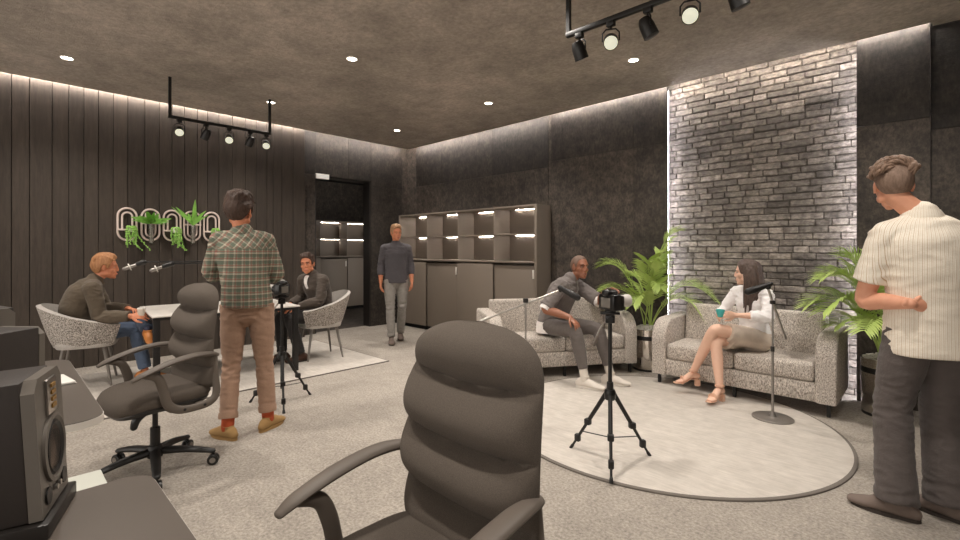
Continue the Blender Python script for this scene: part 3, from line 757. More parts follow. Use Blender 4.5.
# ------------------------------------------------------------------ microphone stands
def mic(m, a, b, r=.022):
    a, b = V(a), V(b); d = (b-a)
    m.loft([a, a+d*.15, a+d*.62, a+d*.66, b], [r*.75, r*.8, r, r*1.12, r*1.05], n=14, sub=1)
t = thing('microphone_stand', 'boom microphone stand with silver boom beside the left sofa', 'microphone stand', (-2.28,2.86,.0145), R(44))
m = MB(); m.lathe([(0,0),(.13,0),(.13,.008),(.12,.014),(.03,.018),(.015,.05),(0,.05)], n=36); m.build('base', 'satin', t)
m = MB(); m.cyl((0,0,.03), (0,0,.60), .010, n=12); m.cyl((0,0,.58), (0,0,.94), .0075, n=12); m.build('pole', 'steel', t)
m = MB(); m.lathe([(0,-.02),(.014,-.02),(.014,.02),(0,.02)], (0,0,.60), n=14); m.box((0,0,.945), (.04,.03,.035), bev=.006); m.build('clutch', 'darkplastic', t)
m = MB(); A = V((-.335,0,.79)); B = V((.27,0,1.025)); m.cyl(A, B, .0085, n=12); m.cyl(A-(B-A)*.03, A+(B-A)*.10, .014, n=12); m.build('boom_arm', 'steel', t)
m = MB(); m.ell(B, (.018,.018,.018)); m.cyl(B, B+V((.015,0,.012)), .012, n=10); cl = m.build('mic_clip', 'black', t)
m = MB(); mic(m, B+V((-.005,.0,.02)), B+V((.125,-.03,-.055)), .025); m.build('microphone', 'black', t)
t = thing('microphone_stand', 'slim grey microphone stand with round base in front of the woman', 'microphone stand', (-.93,4.30,.0145), R(40))
m = MB(); m.lathe([(0,0),(.145,0),(.145,.008),(.135,.013),(.03,.016),(.014,.05),(0,.05)], n=40); m.build('base', 'satin', t)
m = MB(); m.cyl((0,0,.03), (0,0,.55), .0095, n=12); m.cyl((0,0,.53), (0,0,.93), .007, n=12); m.build('pole', 'satin', t)
m = MB(); m.lathe([(0,-.02),(.014,-.02),(.014,.02),(0,.02)], (0,0,.55), n=14); m.box((0,0,.92), (.035,.028,.03), bev=.005); m.build('clutch', 'darkplastic', t)
m = MB(); A = V((.09,0,.65)); B = V((-.035,0,1.03)); m.cyl(A, B, .010, n=12); m.cyl(A-(B-A)*.05, A+(B-A)*.05, .014, n=10); m.build('boom_arm', 'steel', t)
m = MB(); m.ell(B+V((0,0,.01)), (.022,.020,.020)); m.build('mic_clip', 'black', t)
m = MB(); mic(m, B+V((.02,.0,.035)), B+V((-.145,.02,-.03)), .026); m.build('microphone', 'black', t)
def desk_mic(label, loc, arm):
    t = thing('desk_microphone', label, 'microphone', loc, 0, 'silver microphones on arms over the meeting table')
    base, elbow, tip, m0, m1 = [V(p) for p in arm]
    m = MB(); m.lathe([(0,0),(.05,0),(.05,.012),(.02,.02),(0,.02)], base, n=24); m.build('base', 'black', t)
    m = MB(); m.cyl(base+V((0,0,.015)), elbow, .009, n=10); m.ell(elbow, (.016,)*3); m.cyl(elbow, tip, .008, n=10); m.build('arm', 'black', t)
    m = MB(); m.ell(tip, (.022,)*3); m.loft([tip, m0], [.026,.022], n=12, sub=1); m.build('shock_mount', 'black', t)
    m = MB(); mic(m, m0, m1, .017); mc = m.build('microphone_body', 'satin', t)
    d = (m1-m0).normalized(); q = V((0,0,1)).rotation_difference(d).to_matrix()
    m = MB(); m.lathe([(.018,-.004),(.036,-.004),(.036,.004),(.018,.004)], m0+(m1-m0)*.6, n=20, axis=q); m.build('ring', 'rim', mc)
    return t
desk_mic('silver microphone on a black arm over the table, nearer the man in plaid', (-5.50,1.95,TT+.0005), [(0,0,0),(0,0,.48),(-.06,-.70,.475),(-.08,-.77,.45),(-.09,-.87,.41)])
desk_mic('silver microphone over the table, nearest the man with ginger hair', (-5.80,1.90,TT+.0005), [(0,0,0),(0,0,.49),(-.02,-.84,.49),(-.03,-.89,.47),(-.04,-1.00,.425)])

# ------------------------------------------------------------------ potted palms
def frond(m, base, az, reach, rise, droop, ll=.24, rnd=random, n=26, start=.34):
    d = V((math.cos(az), math.sin(az), 0)); P = []
    N = 30
    for i in range(N+1):
        t = i/N; r = reach*(t**1.35); z = rise*math.sin(min(1, t*1.0)*PI/2)**.9 - droop*max(0, t-.45)**2*3.3
        P.append(V(base)+d*r+V((0,0,z)))
    m.tube(P, [.0075*(1-.75*i/N) for i in range(N+1)], n=5)
    side = d.cross(V((0,0,1)))
    for k in range(n):
        t = start+(1-start)*(k+.5)/n; i = min(int(t*N), N-1); p = P[i].lerp(P[i+1], t*N-i); tg = (P[i+1]-P[i]).normalized()
        up = side.cross(tg)*-1
        if up.z < 0 and abs(tg.z) < .9: up = -up
        L = ll*(.35+.65*math.sin(PI*min(1, (t-start)/(1-start)*.85+.12)))*rnd.uniform(.88, 1.1)
        for s in (-1, 1):
            fw = .5+.75*t; dr = (side*s*1.0+tg*fw+up*.34).normalized(); wv = dr.cross(up).normalized()*.0085
            q = [p, p+dr*L*.33+up*.010, p+dr*L*.7-V((0,0,.03*L)), p+dr*L-V((0,0,.15*L))]
            w = [.35, 1, .8, .05]
            l = [m._v(q[j]+wv*w[j]) for j in range(4)]; c = [m._v(q[j]-up*.003*w[j]) for j in range(4)]; r_ = [m._v(q[j]-wv*w[j]) for j in range(4)]
            for j in range(3): m._f((l[j], c[j], c[j+1], l[j+1])); m._f((c[j], r_[j], r_[j+1], c[j+1]))
    if True:
        pass
def palm(label, loc, spec, seed, R0=.165, H=.46):
    t = thing('potted_palm', label, 'potted plant', loc); rnd = random.Random(seed)
    m = MB(); m.lathe([(0,.012),(R0*.93,.012),(R0*.97,.03),(R0,H-.04),(R0,H),(R0-.014,H),(R0-.016,H-.06),(0,H-.06)], n=48); m.build('pot', 'chrome', t)
    m = MB(); m.lathe([(0,0),(R0*.96,0),(R0*.96,.022),(0,.022)], n=40); m.build('pot_base', 'black', t)
    m = MB(); m.lathe([(R0*1.003,H-.115),(R0*1.006,H-.11),(R0*1.008,H-.075),(R0*1.004,H-.07)], n=40); m.build('pot_band', 'black', t)
    m = MB()
    for k in range(260):
        a = rnd.uniform(0, 2*PI); r = (R0-.02)*math.sqrt(rnd.random()); s = rnd.uniform(.009,.017)
        m.ell((r*math.cos(a), r*math.sin(a), H-.02+.05*(1-(r/R0)**2)+rnd.uniform(-.01,.01)), (s, s*.8, s*.6), u=7, w=5)
    o = m.build('pebbles', 'pebble', t); o['kind'] = 'stuff'
    for (az, reach, rise, droop, ll) in spec:
        m = MB(); a = rnd.uniform(0, 2*PI)
        frond(m, (.035*math.cos(a), .035*math.sin(a), H-.03), R(az), reach, rise, droop, ll, rnd); m.build('frond', 'leaf', t, sharp=180)
    return t
RV = 23
palm('tall leafy palm in a chrome pot between the two sofas', (-2.35,5.165,0), [(RV+4,.34,1.12,.0,.27),(RV-6,.66,.66,.30,.27),(RV-22,.56,.50,.30,.25),(RV+176,.50,.84,.12,.26),(RV+190,.58,.56,.14,.27),
      (RV-70,.30,.66,.16,.24),(RV-120,.34,.50,.18,.24),(RV+40,.14,.88,.0,.22),(RV+160,.26,.66,.05,.22),(RV-40,.26,.80,.05,.24),(RV-95,.20,.84,.04,.24)], 5)
palm('leafy palm in a chrome pot half hidden behind the man in the striped shirt', (-.29,5.085,0), [(RV+176,.44,.78,.12,.28),(RV+190,.54,.60,.16,.28),(RV+208,.52,.62,.20,.28),(RV+232,.5,.46,.16,.26),(RV+180,.26,.88,.02,.26),
      (RV+205,.40,.40,.10,.26),(RV-10,.44,.7,.16,.26),(RV+90,.12,.85,.0,.22),(RV-50,.42,.6,.18,.26),(RV+262,.3,.66,.08,.24),(RV+196,.5,.8,.12,.26)], 9)

# ------------------------------------------------------------------ wall planters on the plank wall (local: y along the wall, x off the wall)
def stadium(m, w, z0, z1, r, full=True, x=0):
    pts = []; rr = w/2
    for k in range(13): a = R(180-180*k/12); pts.append(V((x, rr*math.cos(a), z1-rr+rr*math.sin(a))))
    if full:
        for k in range(13): a = R(-180*k/12); pts.append(V((x, rr*math.cos(a), z0+rr+rr*math.sin(a))))
        pts.append(pts[0]); 
    else: pts = [V((x, -rr, z0))]+pts+[V((x, rr, z0))]
    m.tube(pts, r, n=8)
PLH = [(1.11,'pearls','leftmost wall planter, blush looped frame with trailing bead plant'),
       (1.345,'bush','second wall planter, holding a bushy green plant in a glass tube'),
       (1.575,'pearls','middle wall planter, blush looped frame with trailing bead plant'),
       (1.80,'spear','fourth wall planter, holding tall pointed leaves in a glass tube'),
       (2.03,'pearls','rightmost wall planter, next to the head of the man in plaid shirt')]
for y, kind, lb in PLH:
    rnd = random.Random(int(y*100)); t = thing('wall_planter', lb, 'wall planter', (-7.005, y, 1.47), 0, 'looped wall planters')
    m = MB(); stadium(m, .185, 0, .385, .0115); m.build('outer_frame', 'pinkframe', t)
    m = MB(); inv = kind != 'pearls'
    if not inv: stadium(m, .10, .12, .335, .0105, False)
    elif kind == 'spear': stadium(m, .10, .05, .335, .0105, True)
    else:
        pts = [V((0,-.05,.34)), V((0,-.05,.10))]+[V((0,.05*math.cos(R(180+180*k/8)),.10+.05*math.sin(R(180+180*k/8)))) for k in range(9)]+[V((0,.05,.34))]
        m.tube(pts, .0105, n=8)
    m.build('inner_frame', 'pinkframe', t)
    zc = .125 if not inv else .21
    m = MB(); m.box((.012,0,zc), (.02,.205,.02), bev=.003); m.build('crossbar', 'pinkframe', t)
    if kind == 'pearls':
        m = MB()
        m.lathe([(0,0),(.028,0),(.034,.02),(.036,.055),(.032,.055),(0,.05)], (.045,.03,.10), n=20); m.build('cup', 'rim', t)
        m = MB()
        for k in range(22):
            a = rnd.uniform(0, 2*PI); L = rnd.uniform(.10,.34) if k < 20 else .36; y0 = .03+.035*math.cos(a); x0 = .05+.025*math.sin(a); pts = []
            sway = rnd.uniform(-.012,.012) if k < 20 else .05
            for q in range(int(L/.021)):
                s = q*.021; pts.append(V((x0+.018*min(1, s/.05), y0+(y0-.03)*.5*min(1, s/.06)+sway*(s/.2)**2, .165+.012*math.sin(min(PI, s/.03))-s*.85)))
            if len(pts) > 2: m.tube(pts, .0012, n=4)
            for p in pts: s_ = rnd.uniform(.006,.0105); m.ell(p+V((rnd.uniform(-.004,.004), rnd.uniform(-.008,.008), 0)), (s_,)*3, u=7, w=5)
        m.build('trailing_plant', 'leaf3', t)
    else:
        m = MB(); m.lathe([(0,0),(.018,.002),(.026,.014),(.027,.25),(.029,.252),(.025,.252),(.024,.016),(0,.008)], (.04,0,-.045), n=22); tb = m.build('glass_tube', 'glass', t)
        m = MB()
        for k in range(9): m.tube([V((.04+rnd.uniform(-.01,.01), rnd.uniform(-.012,.012), -.03)), V((.04+rnd.uniform(-.01,.01), rnd.uniform(-.012,.012), .1)), V((.04, rnd.uniform(-.01,.01), .22))], .002, n=4, sub=3)
        m.build('roots', 'chairlight', t)
        m = MB()
        def blade(base, az, tilt, L, w, bend, ruf=0):
            d = V((math.cos(az)*math.sin(tilt), math.sin(az)*math.sin(tilt), math.cos(tilt))); sd = (d.cross(V((1,.0,.25))) if abs(math.sin(az)) > .3 else V((-math.sin(az), math.cos(az), 0))).normalized(); A_ = []
            for i in range(9):
                q = i/8; p = V(base)+d*L*q+V((math.cos(az), math.sin(az), -.6))*bend*q*q; ww = w*math.sin(PI*min(.985, q*.9+.1))**.8
                nn = sd.cross(d).normalized()
                A_.append((m._v(p+sd*ww+nn*ruf*math.sin(i*2.1)), m._v(p-nn*.3*ww), m._v(p-sd*ww-nn*ruf*math.sin(i*2.7))))
            for a_, b_ in zip(A_, A_[1:]): m._f((a_[0], a_[1], b_[1], b_[0])); m._f((a_[1], a_[2], b_[2], b_[1]))
        if kind == 'spear':
            for az, ti, L, w, bd in ((90,4,.34,.024,.0),(270,32,.30,.020,.04),(90,26,.25,.020,.04),(60,38,.22,.014,.05),(280,45,.34,.010,.02),(20,14,.20,.02,.03),(250,14,.18,.02,.02)): blade((.045,0,.20), R(az), R(ti), L, w, bd)
        else:
            for k in range(26): az = rnd.choice((rnd.uniform(50,130), rnd.uniform(230,310), rnd.uniform(-60,60))); blade((.045,0,.215), R(az), R(rnd.uniform(15,80)), rnd.uniform(.10,.17), rnd.uniform(.020,.03), rnd.uniform(.01,.07), .006)
            for az in (88,275): blade((.045,0,.22), R(az), R(68), .20, .024, .03, .004)
        m.build('leaves', 'leaf2', t, sharp=180)
#PART3
# ------------------------------------------------------------------ people (local +y forward, +x their right)
def rot2(p, a): c, s = math.cos(a), math.sin(a); return V((p.x*c-p.y*s, p.x*s+p.y*c, p.z))
HL = [(-.12,-.090),(-.06,-.085),(-.035,-.045),(-.014,.022),(.006,.024),(.020,-.012),(.034,-.008),(.052,.058),(.068,.080),(.10,.098)]
def hline(y, lift=0):
    for (a, b), (c, d) in zip(HL, HL[1:]):
        if y <= c: return b+(d-b)*max(0, (y-a))/(c-a)+lift
    return HL[-1][1]
def sstep(x): x = max(0, min(1, x)); return x*x*(3-2*x)
def head_parts(m, Tm, fem=0):
    m.T = Tm; j = .93 if fem else 1
    m.ell((0,-.012,.035), (.076,.096,.086), u=28, w=18)
    m.ell((0,.022,-.030), (.062*j,.064,.075), u=24, w=16)
    m.ell((0,.048,-.078), (.040*j,.040,.034)); m.ell((0,.072,-.097), (.022*j,.020,.018))
    m.ell((0,.070,.030), (.054,.022,.020))
    for s in (-1, 1):
        m.ell((s*.038,.052,-.022), (.023,.028,.024)); m.ell((s*.050*j,.010,-.062), (.018,.040,.026))
        m.ell((s*.076,-.004,-.004), (.009,.019,.030), rot=Matrix.Rotation(s*.35, 3, 'Z')); m.ell((s*.077,.0,-.026), (.007,.011,.013))
        m.ell((s*.010,.094,-.033), (.008,.010,.007))
    m.loft([(0,.080,.030),(0,.090,.008),(0,.099,-.016),(0,.102,-.028)], [(.007,.010),(.0075,.012),(.0095,.012),(.012,.010)], side=(1,0,0), n=12, sub=3)
    m.ell((0,.087,-.060), (.024,.012,.011)); m.ell((0,.085,-.072), (.020,.011,.008))
    m.T = Matrix.Identity(4)
def face_details(Tm, skin, lips, brow, fem=0):
    out = []
    m = MB(); m.T = Tm
    for s in (-1, 1): m.ell((s*.030,.0755,.006), (.0112,.0072,.0046), u=14, w=10)
    out.append(m.build('e', 'eyewhite'))
    m = MB(); m.T = Tm
    for s in (-1, 1): m.ell((s*.030,.0795,.006), (.0050,.0038,.0047), u=12, w=8)
    out.append(m.build('i', 'iris'))
    m = MB(); m.T = Tm; m.loft([(-.022,.092,-.0645),(-.010,.0975,-.0635),(0,.0985,-.0645),(.010,.0975,-.0635),(.022,.092,-.0645)], [(.002,.002),(.0042,.005),(.004,.0062),(.0042,.005),(.002,.002)], side=(0,1,0), n=10, sub=3)
    out.append(m.build('l', lips))
    m = MB(); m.T = Tm
    for s in (-1, 1): m.loft([(s*.014,.0905,.0235),(s*.030,.0895,.0285),(s*.046,.078,.0240)], [(.003,.0035),(.003,.0038),(.002,.002)], side=(0,1,0), n=8, sub=3)
    out.append(m.build('b', brow))
    return out
def hair_cap(parent, Tm, mt, top=.02, side=.008, back=.012, front=.0, lift=0, seed=1, wav=1.0, locks=0, name='hair', sweep=(0,1,.2), t0=.25):
    t = bmesh.new(); bmesh.ops.create_icosphere(t, subdivisions=6, radius=1); C = V((0,-.014,.026)); r = V((.0795,.100,.100+.0)); sv = V((seed*3.1, seed, 0))
    for v in t.verts:
        n = v.co.copy(); p = C+V((n.x*r.x, n.y*r.y, n.z*r.z)); y = p.y
        mk = sstep((p.z-hline(y, lift)+.006)/.016)
        tp = sstep((n.z-t0)/.6); fr = sstep((n.y-.1)/.6)*tp; bk = sstep((-n.y-.2)/.6)*(1-tp)
        th = side*(1-tp)*(1-bk)+back*bk+top*tp+front*fr
        q = V((p.x*55, p.y*20+p.z*14, p.z*22))+sv
        w = noise.noise(q)*.55+noise.noise(q*2.1)*.28+noise.noise(V((p.x*22, p.y*15, p.z*15))+sv)*.6
        th = max(.0015, th*(1+.75*wav*w))
        v.co = Tm @ (C+(p-C)*(1-.16*(1-mk)) + n*th*mk)
    m = MB(); m.take(t)
    rnd = random.Random(seed)
    for k in range(locks):
        x = rnd.uniform(-.062,.062); y = rnd.uniform(-.085,.055); zz = .026+.105*math.sqrt(max(.02, 1-(x/.083)**2-((y+.014)/.104)**2))
        if zz < .055: continue
        p = V((x, y, zz+top*.35)); d = V(sweep)+V((rnd.uniform(-.5,.5), rnd.uniform(-.3,.3), 0)); d.normalize(); L = rnd.uniform(.025,.05)
        q = [p-d*L*.5-V((0,0,.006)), p+V((0,0,top*.42)), p+d*L*.5+V((0,0,top*.28)), p+d*L-V((0,0,.006))]
        m.T = Tm; m.loft(q, [(.006,.004),(.010,.007),(.008,.005),(.0015,.0015)], side=d.cross(V((0,0,1))), n=8, sub=3); m.T = Matrix.Identity(4)
    return m.build(name, mt, parent, sharp=180)
def hand_mesh(wrist, d, pn, left, curl=.5, spread=.12, sc=1., thumb=.6):
    """d = direction of the fingers, pn = direction the palm faces"""
    wrist = V(wrist); d = V(d).normalized(); pn = V(pn); pn = (pn-d*pn.dot(d)).normalized(); sd = d.cross(pn)   # towards thumb for one hand
    sd = sd if left else -sd
    m = MB(); k = sc
    m.loft([wrist-d*.03*k, wrist+d*.012*k, wrist+d*.05*k, wrist+d*.088*k], [(.026*k,.019*k),(.028*k,.018*k),(.040*k,.0155*k),(.040*k,.0125*k)], side=sd, n=18, sub=4)
    for i, (o, L, r) in enumerate(((.030,.073,.0092),(.0105,.081,.0094),(-.0105,.075,.0090),(-.030,.060,.0080))):
        p = wrist+d*(.082-.004*abs(i-1.2))*k+sd*o*k; a = curl*.55; dd = (d+sd*spread*(o/.03)).normalized(); P = [p-dd*.02*k, p]
        for f, ba in ((.42,.55),(.32,.95),(.26,.6)):
            a2 = curl*ba; ax = dd.cross(pn).normalized(); dd = (dd*math.cos(a2)+pn*math.sin(a2)).normalized(); p = p+dd*L*f*k; P.append(p)
            pn2 = ax.cross(dd)
        m.loft(P, [r*k*1.05, r*k, r*k*.96, r*k*.88, r*k*.72], side=sd, n=10, sub=3)
    p = wrist+d*.022*k+sd*.024*k; td = (sd*.85+d*.75+pn*.35*thumb).normalized(); q = p+td*.040*k; td2 = (sd*.25+d*.9+pn*.6*thumb).normalized(); q2 = q+td2*.030*k; q3 = q2+(td2+pn*.3*thumb).normalized()*.022*k
    m.loft([p-td*.01*k, q, q2, q3], [.015*k,.0115*k,.0102*k,.008*k], side=pn, n=10, sub=3)
    o = m.build('h', 'skin'); remesh(o, .0030, 2, .5); return o
def shoe(t, name, ank, dr, mt, sole, L=.27, w=.048, high=.0, heelz=0, floor=None, pitch=0):
    """ankle point, toe direction (2d or 3d); the sole lies at ank.z-.085 unless pitched"""
    ank = V(ank); dr = V((dr[0], dr[1], 0)).normalized(); sd = V((dr.y, -dr.x, 0))
    Tm = Matrix.Translation(ank) @ Matrix(((sd.x, dr.x, 0), (sd.y, dr.y, 0), (0, 0, 1))).to_4x4() @ Matrix.Rotation(pitch, 4, 'X')
    m = MB(); b = -.085
    pts = [(0,-.070,b+.035),(0,-.045,b+.045),(0,.0,b+.050),(0,.06,b+.042),(0,.12,b+.030),(0,L-.105,b+.024)]
    rad = [(.028,.034),(w*.72,.048),(w*.80,.052),(w*.93,.042),(w,.028),(w*.72,.020)]
    m.loft(pts, rad, side=(1,0,0), n=20, sub=4)
    m.loft([(0,-.018,b+.05),(0,-.005,b+.085+high*.5),(0,-.004,b+.095+high)], [(.036,.046),(.036,.044),(.040,.046)], side=(1,0,0), n=18, sub=3, cap=False)
    for v in m.b.verts: v.co.z = max(v.co.z, b+.014)
    m.b.transform(Tm); o = m.build(name, mt, t, sharp=60)
    m = MB()
    n = 28; out = []
    for i in range(n):
        a = 2*PI*i/n; y = math.cos(a); x = math.sin(a); yy = (L/2-.004)*y+ (L/2-.098); f = 1-.16*math.exp(-((yy+.005)/.05)**2); ww = (w if yy > 0 else w*.80)*1.02
        out.append((ww*math.copysign(abs(x)**.8, x)*f, yy))
    m.prism(out, b, b+.018, lambda u, v, q: (u, v, q)); m.b.transform(Tm); m.build('sole', sole, o)
    return o
def person(label, loc, rz, J, k=1.0, vox=.006, hand=True, fem=0, skin='skin', lips='lip', brow='hairdark', group=None):
    t = thing('person', label, 'person', loc, rz, group)
    J = {a: (V(b) if isinstance(b, tuple) and len(b) == 3 and not isinstance(b[0], tuple) else b) for a, b in J.items()}
    J.setdefault('tw', 0); J.setdefault('hw', .090 if not fem else .085); J.setdefault('sw', .188 if not fem else .155); J['k'] = k; J['fem'] = fem
    J.setdefault('hr', J.get('hrot', 0))
    hs = rot2(V((1,0,0)), J['hr']); ss = rot2(V((1,0,0)), J['tw']); J['hs'] = hs; J['ss'] = ss
    pel, neck = J['pel'], J['neck']; J['spd'] = (neck-pel).normalized(); bow = J.get('bow', V((0,0,0)))
    J['hipL'] = pel-hs*J['hw']-V((0,0,.02)); J['hipR'] = pel+hs*J['hw']-V((0,0,.02))
    J['shL'] = neck-ss*J['sw']-J['spd']*.055+J.get('dL', V((0,0,0))); J['shR'] = neck+ss*J['sw']-J['spd']*.055+J.get('dR', V((0,0,0)))
    J['Tm'] = Matrix.Translation(J['head']) @ Matrix.Rotation(J.get('yaw', 0), 4, 'Z') @ Matrix.Rotation(-J.get('pitch', 0), 4, 'X') @ Matrix.Rotation(J.get('roll', 0), 4, 'Y') @ Matrix.Scale(J.get('hs_', 1.0)*(.95 if fem else 1.0), 4)
    m = MB(); g = .90
    torso(m, J, -.014, low=0); limb_arm(m, J, 'L', 0); limb_arm(m, J, 'R', 0)
    for s in 'LR': limb_leg(m, J, s, -.008 if not J.get('bare') else 0)
    hc = J['Tm'] @ V((0,-.022,-.05)); nb = neck
    m.loft([nb-J['spd']*.05, nb+V((0,.0,.01)), nb.lerp(hc, .6), hc], [.062*k,.056*k,.050*k,.050*k], side=ss, n=18, sub=3)
    head_parts(m, J['Tm'], fem)
    o = m.build('body', skin, t); remesh(o, vox, 2, .5)
    ex = face_details(J['Tm'], skin, lips, brow, fem)
    for s in 'LR':
        hd = J.get('h'+s)
        if hd:
            h = hand_mesh(J['wr'+s], hd[0], hd[1], s == 'L', hd[2], sc=(.86 if fem else 1.0)*hd[3] if len(hd) > 3 else (.86 if fem else 1.0)); h.data.materials.clear(); h.data.materials.append(M[skin]); ex.append(h)
    merge_into(o, ex)
    for p in o.data.polygons: p.use_smooth = True
    return t, J
def spine(J, off_lo=0, off_hi=0):
    pel, neck, sp = J['pel'], J['neck'], J['spd']; bow = J.get('bow', V((0,0,0)))
    L = (neck-pel); return lambda q: pel+L*q+bow*math.sin(PI*max(0, min(1, q)))
def torso(m, J, off, low=-.10, high=1.0, loose=0, hem=None, belly=0, shx=1.0):
    f = spine(J); k = J['k']; hs, ss = J['hs'], J['ss']
    if J['fem']: tb = [(-.13,.135,.105),(0,.158,.115),(.30,.122,.090),(.52,.125,.100),(.70,.138,.115),(.87,.135,.085),(.97,.075,.058)]
    else: tb = [(-.13,.135,.11),(.02,.160,.120),(.28,.148,.110),(.52,.155,.118),(.74,.172,.128),(.90,.165,.098),(.985,.085,.066)]
    pts, rad, sd = [], [], []
    L = (J['neck']-J['pel']).length
    if hem is not None: pts.append(f(0)-V((0,0,hem))); rad.append((tb[1][1]*k+off+loose*1.25, tb[1][2]*k+off+loose*1.2)); sd.append(hs)
    for q, a, b in tb:
        if hem is not None and q < 0: continue
        lo = loose*(1-max(0, q-.6)/.4) if q > .6 else loose
        pts.append(f(q)); rad.append((a*k+off+lo, b*k+off+lo)); sd.append(hs.lerp(ss, max(0, min(1, q))))
    m.loft(pts, rad, sides=sd, n=28, sub=5, cap=(hem is None))
    # trapezius and deltoids
    for s in 'LR': m.loft([f(.92), J['sh'+s]+J['spd']*.0], [(.070*k+off,.066*k+off),(.055*k+off,.055*k+off)], side=(0,1,0), n=16, sub=3)
    m.loft([f(.93), f(1.0)+V((0,0,.015))], [(.10*k+off,.066*k+off),(.062*k+off,.058*k+off)], side=ss, n=18, sub=3)
def limb_arm(m, J, s, off, upto=1.0, loose=0):
    k = J['k']*(.84 if J['fem'] else 1); a, b, c = J['sh'+s], J['el'+s], J['wr'+s]
    if upto <= .5:
        e = a.lerp(b, upto*2); m.loft([a, a.lerp(e, .5), e], [.054*k+off,.052*k+off+loose*.5,.050*k+off+loose], n=18, sub=4, cap=False)
        m.ell(a, (.056*k+off,)*3); return
    w = b.lerp(c, (upto-.5)*2); q = (upto-.5)*2
    m.loft([a, a.lerp(b, .45), b, b.lerp(w, .4), w], [.054*k+off,.049*k+off+loose*.4,.042*k+off+loose*.6,.043*k+off+loose*.7,(.027+.012*(1-q))*k+off+loose], n=18, sub=5, cap=(upto >= 1))
def limb_leg(m, J, s, off, upto=1.0, loose=0, end=None):
    k = J['k']; a, b, c = J['hip'+s], J['kn'+s], J['an'+s]; w = b.lerp(c, upto)
    e = end if end is not None else (.036+.016*(1-upto))*k
    m.loft([a+V((0,0,.01)), a.lerp(b, .4), b-(b-a).normalized()*.05, b+(c-b).normalized()*.04, b.lerp(w, .38), w], [.088*k+off+loose*.3,.079*k+off+loose*.5,.062*k+off+loose*.6,.056*k+off+loose*.8,.056*k+off+loose*.9,e+off+loose], n=20, sub=5, cap=False)
def folds(J, pts, amp=.005, fr=14, seed=0, st=(1,1,2.2)):
    P = [J[p] for p in pts]; sv = V((seed, seed*1.7, 0))
    def f(c, n):
        g = .35+sum(math.exp(-((c-p).length/.12)**2) for p in P)
        q = V((c.x*st[0], c.y*st[1], c.z*st[2]))*fr+sv
        r = 1-abs(noise.noise(q))*2.4; return amp*g*(r-.45)+amp*.6*noise.noise(c*fr*.4+sv)
    return f
def top(t, J, name, mt, off=.016, sleeve=1.0, hem=.06, loose=.006, sl=.004, vox=.0075, amp=.004, seed=1, fr=14):
    m = MB(); torso(m, J, off, loose=loose, hem=hem)
    for s in 'LR': limb_arm(m, J, s, off-.002, upto=sleeve, loose=sl)
    o = m.build(name, mt, t); return remesh(o, vox, 3, .5, folds(J, ['elL','elR','shL','shR'], amp, fr, seed))
def pants(t, J, name, mt, off=.012, upto=.94, loose=.006, vox=.0075, amp=.005, seed=2, waist=.16, end=None):
    m = MB(); f = spine(J); k = J['k']; L = (J['neck']-J['pel']).length
    tb = [(-.145,.12,.10),(.02,.160,.121),(waist,.150,.112)]
    m.loft([f(q) for q, a, b in tb], [(a*k+off, b*k+off) for q, a, b in tb], side=J['hs'], n=26, sub=4)
    for s in 'LR': limb_leg(m, J, s, off, upto, loose, end)
    o = m.build(name, mt, t); return remesh(o, vox, 3, .5, folds(J, ['knL','knR','anL','anR','hipL','hipR'], amp, 12, seed))
def cuff(t, a, b, r, mt, name='cuff', w=.03):
    a, b = V(a), V(b); d = (b-a).normalized(); q = V((0,0,1)).rotation_difference(d).to_matrix()
    m = MB(); m.lathe([(r-.006,-w/2),(r+.001,-w/2),(r+.004,0),(r+.001,w/2),(r-.006,w/2)], a, n=24, axis=q); return m.build(name, mt, t)
def collar(t, J, mt, r=.072, h=.032, name='collar', open_=0, dz=0):
    m = MB(); c = J['neck']+V((0,-.004,.006+dz)); n = 30; G = []
    for i in range(n+1):
        a = PI/2+open_+(2*PI-2*open_)*i/n; dx = math.cos(a); dy = math.sin(a); front = max(0, dy)
        G.append([m._v(c+J['ss']*dx*r0+V((0, dy*r0*.98, z-.022*front))) for r0, z in ((r*.93,-.012),(r*.90,h),(r*.96,h+.004),(r*1.17,h*.15),(r*1.20,-.012))])
    for A_, B_ in zip(G, G[1:]):
        for j in range(5): m._f((A_[j], A_[(j+1)%5], B_[(j+1)%5], B_[j]))
    m._f(G[0]); m._f(G[-1][::-1]); return m.build(name, mt, t)

# 1  man in the striped shirt, right edge
t, J = person('man standing at the right edge in a cream striped short sleeved shirt, hand on hip', (-.005,3.355,0), R(38),
  dict(pel=(-.02,.0,.985), neck=(-.055,.015,1.515), head=(-.145,.07,1.69), yaw=R(-21), pitch=R(8), bow=(0,-.02,0), sw=.168, dL=(.0,.0,-.035), dR=(.0,.0,-.03), elL=(-.275,.085,1.085), wrL=(-.195,-.115,1.085), elR=(.27,.02,1.16), wrR=(.22,.20,1.00),
  knL=(-.17,.04,.53), anL=(-.215,-.05,.085), knR=(.05,.03,.53), anR=(.03,-.03,.085), hL=((.9,-.05,-.15),(.2,.9,0),.55,.82), hR=((-.2,.8,-.5),(-1,0,0),.5)), 1.02, vox=.0055, brow='hairbrown')
top(t, J, 'shirt', 'stripe', .018, .36, .17, .018, .012, vox=.007, amp=.006, seed=4, fr=9)
collar(t, J, 'stripe', .078, .030)
pants(t, J, 'trousers', 'trouser_grey', .013, 1.03, .014, seed=5, amp=.006, end=.062)
hair_cap(t, J['Tm'], 'hairfade', top=.010, side=.0015, back=.002, seed=3, wav=.6)
m = MB(); m.T = J['Tm']; rnd = random.Random(4)
